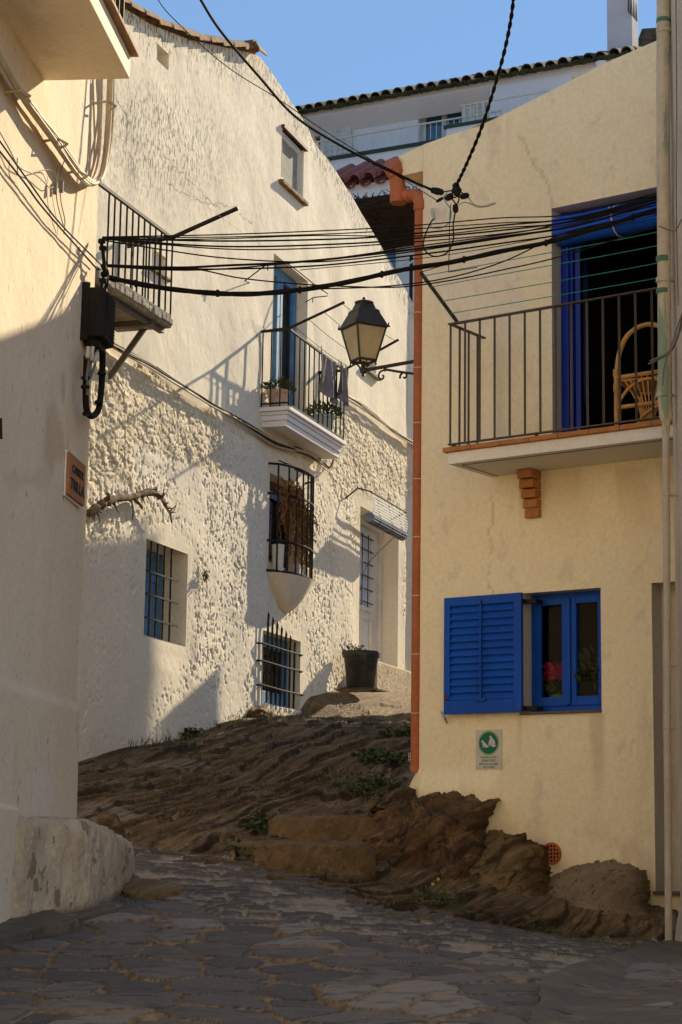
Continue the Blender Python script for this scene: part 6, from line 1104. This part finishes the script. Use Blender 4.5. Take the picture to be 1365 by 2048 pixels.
for k in range(60): rn = random; p = W.hit(410+rn.uniform(-3, 6), 1150+rn.uniform(-8, 14), .06); mb.leaf(p, (rn.uniform(-1, 1), rn.uniform(-1, 1), rn.uniform(-1, 1)), (rn.uniform(-1, 1), rn.uniform(-1, 1), 1), .045, .02)
mb.tube(smooth_pts([W.hit(416, 1143, .05), W.hit(414, 1165, .05), W.hit(414, 1196, .04)], 4), .003, 4); mb.build('wall_weed', 'leaf_green', tagd=('tiny sprig of green weed growing from the white wall beside the barred window', 'weed'))
for x, y, lb in ((866, 1768, 'yellow wildflower at the foot of the dark brown rock, left one'), (877, 1758, 'yellow wildflower at the foot of the dark brown rock, right one')):
    c = ghit(x, 1800); q = at(x, y, c[1]-.35); t = thing('wildflower', [q[0], q[1], q[2]-.2], lb, 'flower'); mb = MB(); mb.tube([q-[0, 0, .22], q-[.01, 0, .1], q], .003, 4); mb.build('stem', 'weed_green', t); mb = MB()
    for k in range(9): th = k*.7; mb.leaf(q, (math.cos(th), -.4, math.sin(th)), (0, -1, .2), .013, .010)
    mb.build('petals', 'yellow_petal', t)
# ================================================================ BACKGROUND WHITE HOUSE
def build_back():
    H = thing('white_tiled_house', B.w(4, 0, 3), 'white two storey house with mossy tiled eaves, terrace railing and chimney far behind', 'house')
    e = .45; eaves = [B.sz(585, 226, e), B.sz(1265, 112, e)]; ze = (eaves[0][1]+eaves[1][1])/2; sL = B.S(560, 200, e)+3; sR = B.S(1268, 110, e)
    w1 = (*B.rect(837, 222, 925, 300), .25); w2 = (*B.rect(612, 262, 641, 340), .25); w1 = (w1[0], w1[1], ze-3.4, w1[3], .25); w2 = (B.S(641, 290), B.S(612, 290)+.9, ze-3.4, B.Z(630, 262), .25)
    make_wall('wall', B, [(sR-.0, ze-.05), (sL, ze-.05)], 1., sR, sL, [w1, w2], .25, lambda s, z: s*0, 5, 'white_render', H)
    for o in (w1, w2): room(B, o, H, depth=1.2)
    mb = MB(); mb.prism([B.w(sR, 0.002, ze-.45), B.w(sR, e-.05, ze-.14), B.w(sR, e-.05, ze-.0), B.w(sR, 0.002, ze+.0)], B.t*(sL-sR)); mb.build('cornice', 'white_render', H)
    # roof
    rs = MB(); rs.prism([B.w(sR, e, ze), B.w(sR, e, ze+.05), B.w(sR, -5, ze+2.2), B.w(sR, -5, ze+2.15)], B.t*(sL-sR)); rf = rs.build('roof', 'mossy_tile', H); t_ = MB(); n = int((sL-sR)/.285); rn = random.Random(3)
    for i in range(n):
        s = sR+.285*(i+.5)
        for r in range(3): o0 = e+.10-.42*r; z0 = ze+.03+(.42*r)*.39; t_.halftube(B.w(s+rn.uniform(-.02, .02), o0, z0+rn.uniform(-.015, .015)), B.w(s, o0-.5, z0+.5*.39+.02), .125, .10, (0, 0, 1), .02, n=7)
        s = sR+.285*i; t_.halftube(B.w(s, e+.13, ze+.035), B.w(s, e-.6, ze+.3), .12, .10, (0, 0, -1), .02, n=6)
    t_.build('roof_tiles', 'mossy_tile', rf, smooth=True); m_ = MB()
    for i in range(int((sL-sR)/.06)): s = sR+.06*i; m_.lathe(B.w(s, e+.09+rn.uniform(-.03, .03), ze-.05+rn.uniform(-.03, .02)), [(.02, 0), (rn.uniform(.04, .07), .03), (rn.uniform(.03, .05), .07), (.01, .1)], 6)
    m_.build('moss_fringe', 'moss', rf, smooth=True)
    # windows and shutters
    for (a, b, c, e2, dp), nm in ((w1, 'window'), (w2, 'window')):
        f = MB(); m = (a+b)/2; frame_rect(f, B, a, b, c, e2, -dp-.05, -dp+.02, .09); f.box(B, m-.06, m+.06, -dp-.04, -dp+.03, c, e2-.05); wi = f.build(nm, 'white_paint', H)
        MB().box(B, a+.09, m-.06, -dp-.02, -dp-.01, c, e2-.09).build('pane', 'sky_reflect_glass', wi); MB().box(B, m+.06, b-.09, -dp-.02, -dp-.01, c, e2-.09).build('pane', 'sky_reflect_glass', wi)
    def leaf(x0, y0_, x1, y1_, lb='shutter', ang=0.): 
        a, b, c, e2 = B.rect(x0, y0_, x1, y1_, .06); c = ze-3.2; f = MB(); frame_rect(f, B, a, b, c, e2, .03, .09, .10); f.box(B, a+.1, b-.1, .035, .06, c, e2-.1); m = (a+b)/2; f.box(B, m-.04, m+.04, .04, .085, c, e2-.1); k = 0
        z = c
        while z < e2-.15: f.box(B, a+.1, b-.1, .06, .072, z, z+.05); z += .11
        f.build('shutter', 'white_paint', H)
    leaf(643, 246, 703, 300); leaf(925, 205, 972, 250)
    pj = MB(); a = B.S(980, 170, .40); b2 = B.S(1144, 150, .40); z1 = B.Z(980, 170, .40); pj.box(B, b2, a, 0.002, .40, z1-1.4, z1-.02); pj.build('projecting_bay', 'white_render', H)
    pj = MB(); q = B.hit(1204, 132, .5); pj.lathe(q-[0, 0, .35], [(.09, 0), (.09, .25), (.15, .38), (.15, .42)], 14); pj.build('rain_outlet', 'white_render', H, smooth=True)
    # terrace parapets and railings
    to = 1.1; zc = (B.Z(651, 319, to)+B.Z(879, 283, to))/2; p_ = MB(); a, b = B.S(560, 300, to)+1.5, B.S(1000, 240, to); p_.box(B, b, a, to-.18, to, 1.2, zc-.04); tr = p_.build('terrace_wall', 'white_render', H); p_ = MB(); p_.box(B, b, a, to-.22, to+.05, zc-.038, zc+.04); p_.build('parapet_cap', 'green_dark', tr)
    p_ = MB(); zr = (B.Z(625, 280, to)+B.Z(900, 239, to))/2
    s = b
    while s < a: p_.bar(B.w(s, to-.08, zc+.04), B.w(s, to-.08, zr), .008); s += .14
    p_.bar(B.w(b, to-.08, zr), B.w(a, to-.08, zr), .018); p_.build('railing', 'white_paint', tr)
    a, b = B.S(893, 256, to+.3), B.S(1120, 215, to+.3); zc2 = (B.Z(893, 254, to+.3)+B.Z(987, 239, to+.3))/2; p_ = MB(); p_.box(B, b, a, to+.05, to+.30, zc-.6, zc2-.04); tr = p_.build('terrace_wall', 'white_render', H); p_ = MB(); p_.box(B, b, a+.05, to+.02, to+.34, zc2-.038, zc2+.03); p_.build('parapet_cap', 'green_dark', tr); p_ = MB(); zr = (B.Z(917, 208, to+.3)+B.Z(1110, 177, to+.3))/2; s = B.S(1120, 180, to+.3); a = B.S(918, 208, to+.3)
    while s < a: p_.bar(B.w(s, to+.2, zc2), B.w(s, to+.2, zr), .010); s += .15
    p_.bar(B.w(b, to+.2, zr), B.w(a, to+.2, zr), .016); p_.build('railing', 'white_paint', tr)
    # chimney
    c = MB(); a, b, z0, z1 = B.S(1264, 50, -1.), B.S(1214, 50, -1.), ze-.2, B.Z(1240, -60, -1.); wv = b-a; c.box(B, a, b, -1-wv*.8, -1.0, z0, z1); ch = c.build('chimney', 'chimney_white', rf, bev=.02); c = MB()
    for k in range(4): zz = B.Z(1260, 26, -1)-.05; s = -1-wv*.8+.06+.17*k; c.prism([B.w(a-.004, s, zz), B.w(a-.004, s+.13, zz), B.w(a-.004, s+.065, zz+.42)], B.t*.02)
    c.build('smoke_slots', 'dark_room', ch)
build_back()
mb = MB(); q = at(1298, 120, 44); w_ = 22*44/FPX; mb.prism([q+[-w_, 0, -1.5], q+[w_*1.4, 0, -1.5], q+[w_*1.4, .9, -1.5], q+[-w_, .9, -1.5]], (0, 0, at(1298, 80, 44)[2]-q[2]+1.5)); z_ = at(1298, 80, 44)[2]
mb.prism([[q[0]-w_*.95, 44, z_], [q[0]+w_*1.4, 44, z_], [q[0]+w_*1.4, 44, z_+.34], [q[0]-w_*.6, 44, z_+.30]], (0, .9, 0)); mb.build('chimney_stack', 'mossy_tile', bev=.03, tagd=('squat dark weathered chimney stack behind the top of the yellow gable', 'chimney'))
# ================================================================ ANNEX WITH BRUSHWOOD CANOPY
def build_annex():
    H = thing('tiled_annex', A.w(0, 0, 3), 'small white annex with red tile coping and brushwood canopy behind the terracotta drainpipe', 'house')
    sL, sR = A.S(640, 400), A.S(905, 400); zt = (A.Z(680, 372, .1)+A.Z(790, 352, .1))/2; mb = MB(); mb.box(A, sR, sL, -3.5, 0, 1., zt); mb.build('wall', 'white_render', H); t_ = MB(); s = sR; rn = random.Random(2)
    while s < sL: 
        for r in range(3): t_.halftube(A.w(s+rn.uniform(-.02, .02), .22-.34*r, zt-.0+.20*r), A.w(s, -.2-.34*r, zt+.27+.20*r), .125, .10, (0, -.3, 1), .02, n=9)
        t_.halftube(A.w(s+.15, .14, zt-.01), A.w(s+.15, -1.2, zt+.76), .10, .09, (0, 0, -1), .02, n=6); s += .30
    t_.build('coping_tiles', 'red_tile', H, smooth=True); mb = MB(); mb.prism([A.w(sR, .0, zt-.04), A.w(sR, -.05, zt+.0), A.w(sR, -1.2, zt+.62), A.w(sR, -1.2, zt-.04)], A.t*(sL-sR)); mb.build('coping_bed', 'mortar', H)
    of = 1.5; z1 = (A.Z(702, 396, of)+A.Z(833, 384, of))/2; z0 = A.Z(790, 497, .0); a, b = A.S(690, 400, of)+.3, sR; mb = MB(); mb.prism([A.w(b, of, z1), A.w(b, of, z1-.10), A.w(b, .01, z0), A.w(b, .01, z0+.14)], A.t*(a-b)); cn = mb.build('brushwood_canopy', 'brushwood', H); g = MB()
    for i in range(900):
        s = rn.uniform(b, a+.1); u = rn.random(); o = .1+(of-.05)*u; z = z0+(z1-.08-z0)*u-.02; d = np.array([*(A.t*rn.uniform(-1, 1)+A.n*rn.uniform(-.3, .5))[:2], rn.uniform(-.35, .1)]); l = rn.uniform(.1, .4); p = A.w(s, o, z); g.add([p, p+d*l, p+d*l+[0, 0, .012], p+[0, 0, .012]], [(0, 1, 2, 3)])
    for i in range(160): s = rn.uniform(b, a); p = A.w(s, of, z1-rn.uniform(0, .1)); g.tube([p, p+A.n*rn.uniform(.02, .12)+np.array([*(A.t*rn.uniform(-.15, .15))[:2], rn.uniform(-.04, .12)])], .007, 4)
    g.build('loose_twigs', 'brushwood', cn)
    x0, x1 = A.S(792, 510), A.S(772, 510); mb = MB(); mb.box(A, x0, x1, .002, .05, z0-2.4, z0-.02); mb.build('door', 'blue_old', H); mb = MB(); p = at(823, 512, 32.4); mb.box(WO, p[0]-.03, p[0]+.03, p[1]-.03, p[1]+.03, p[2]-1.2, p[2]); mb.tube([at(823, 522, 32.4), at(838, 515, 32.4)], .03, 6); mb.build('post', 'black_iron', H)
    mb = MB(); mb.tube([at(794, 541, 32.2), at(830, 520, 32.2)], .022, 6); mb.build('white_tube', 'metal_bright', H)
build_annex()
# ================================================================ UNSEEN HOUSES BEHIND THE YELLOW ONE (shaped to throw shade on wall and rock)
def sunframe(P): return P[0]*math.cos(SUN_AZ)-P[1]*math.sin(SUN_AZ), P[0]*math.sin(SUN_AZ)+P[1]*math.cos(SUN_AZ)
def unsun(w_, q): return np.array([w_*math.cos(SUN_AZ)+q*math.sin(SUN_AZ), -w_*math.sin(SUN_AZ)+q*math.cos(SUN_AZ)])
Q0 = 27.
def lift(x, y): P = W.hit(x, y, .02); w_, q = sunframe(P); return w_, P[2]+(Q0-q)*math.tan(SUN_EL)
def shader(name, label, pts, wend, zend, q1):
    prof = [lift(*p) for p in pts]; prof = prof+[(wend, zend if zend else prof[-1][1])]; prof = sorted(prof); base = [(prof[-1][0], -1.), (prof[0][0], -1.)]; poly = [np.array([*unsun(w_, Q0), z]) for w_, z in prof+base]; mb = MB(); d = unsun(0, q1)-unsun(0, 0); mb.prism(poly, (*d, 0)); return mb.build(name, 'white_render', tagd=(label, 'house'))
shader('shade_house', 'unseen pale house behind the yellow house, outline shaped to cast its shade', [(326, 1062), (306, 1062), (303, 1030), (288, 1030), (286, 1072), (180, 1072), (60, 1060)], -7.6, None, 2.4)
shader('shade_block', 'unseen low block behind the yellow house, outline shaped to cast its shade', [(450, 1326), (338, 1424)], lift(322, 1424)[0], None, 1.2)
def fill_house(name, label, x0, x1, yf, h, mat):  # added unseen behind the viewpoint to bounce sunlight into the shaded lane
    mb = MB(); mb.box(WO, x0, x1, yf-6, yf, -2.5, h); mb.box(WO, x0-.2, x1+.2, yf-6.2, yf+.25, h, h+.2); o = mb.build(name, mat, tagd=(label, 'house'))
fill_house('unseen_fill_house', 'unseen pale house added behind the viewpoint to bounce sunlight, left one', -13, -2.5, -3.5, 9.5, 'limewash_plain')
fill_house('unseen_fill_house', 'unseen pale house added behind the viewpoint to bounce sunlight, right one', -2.3, 9, -4.0, 10.5, 'limewash_plain')
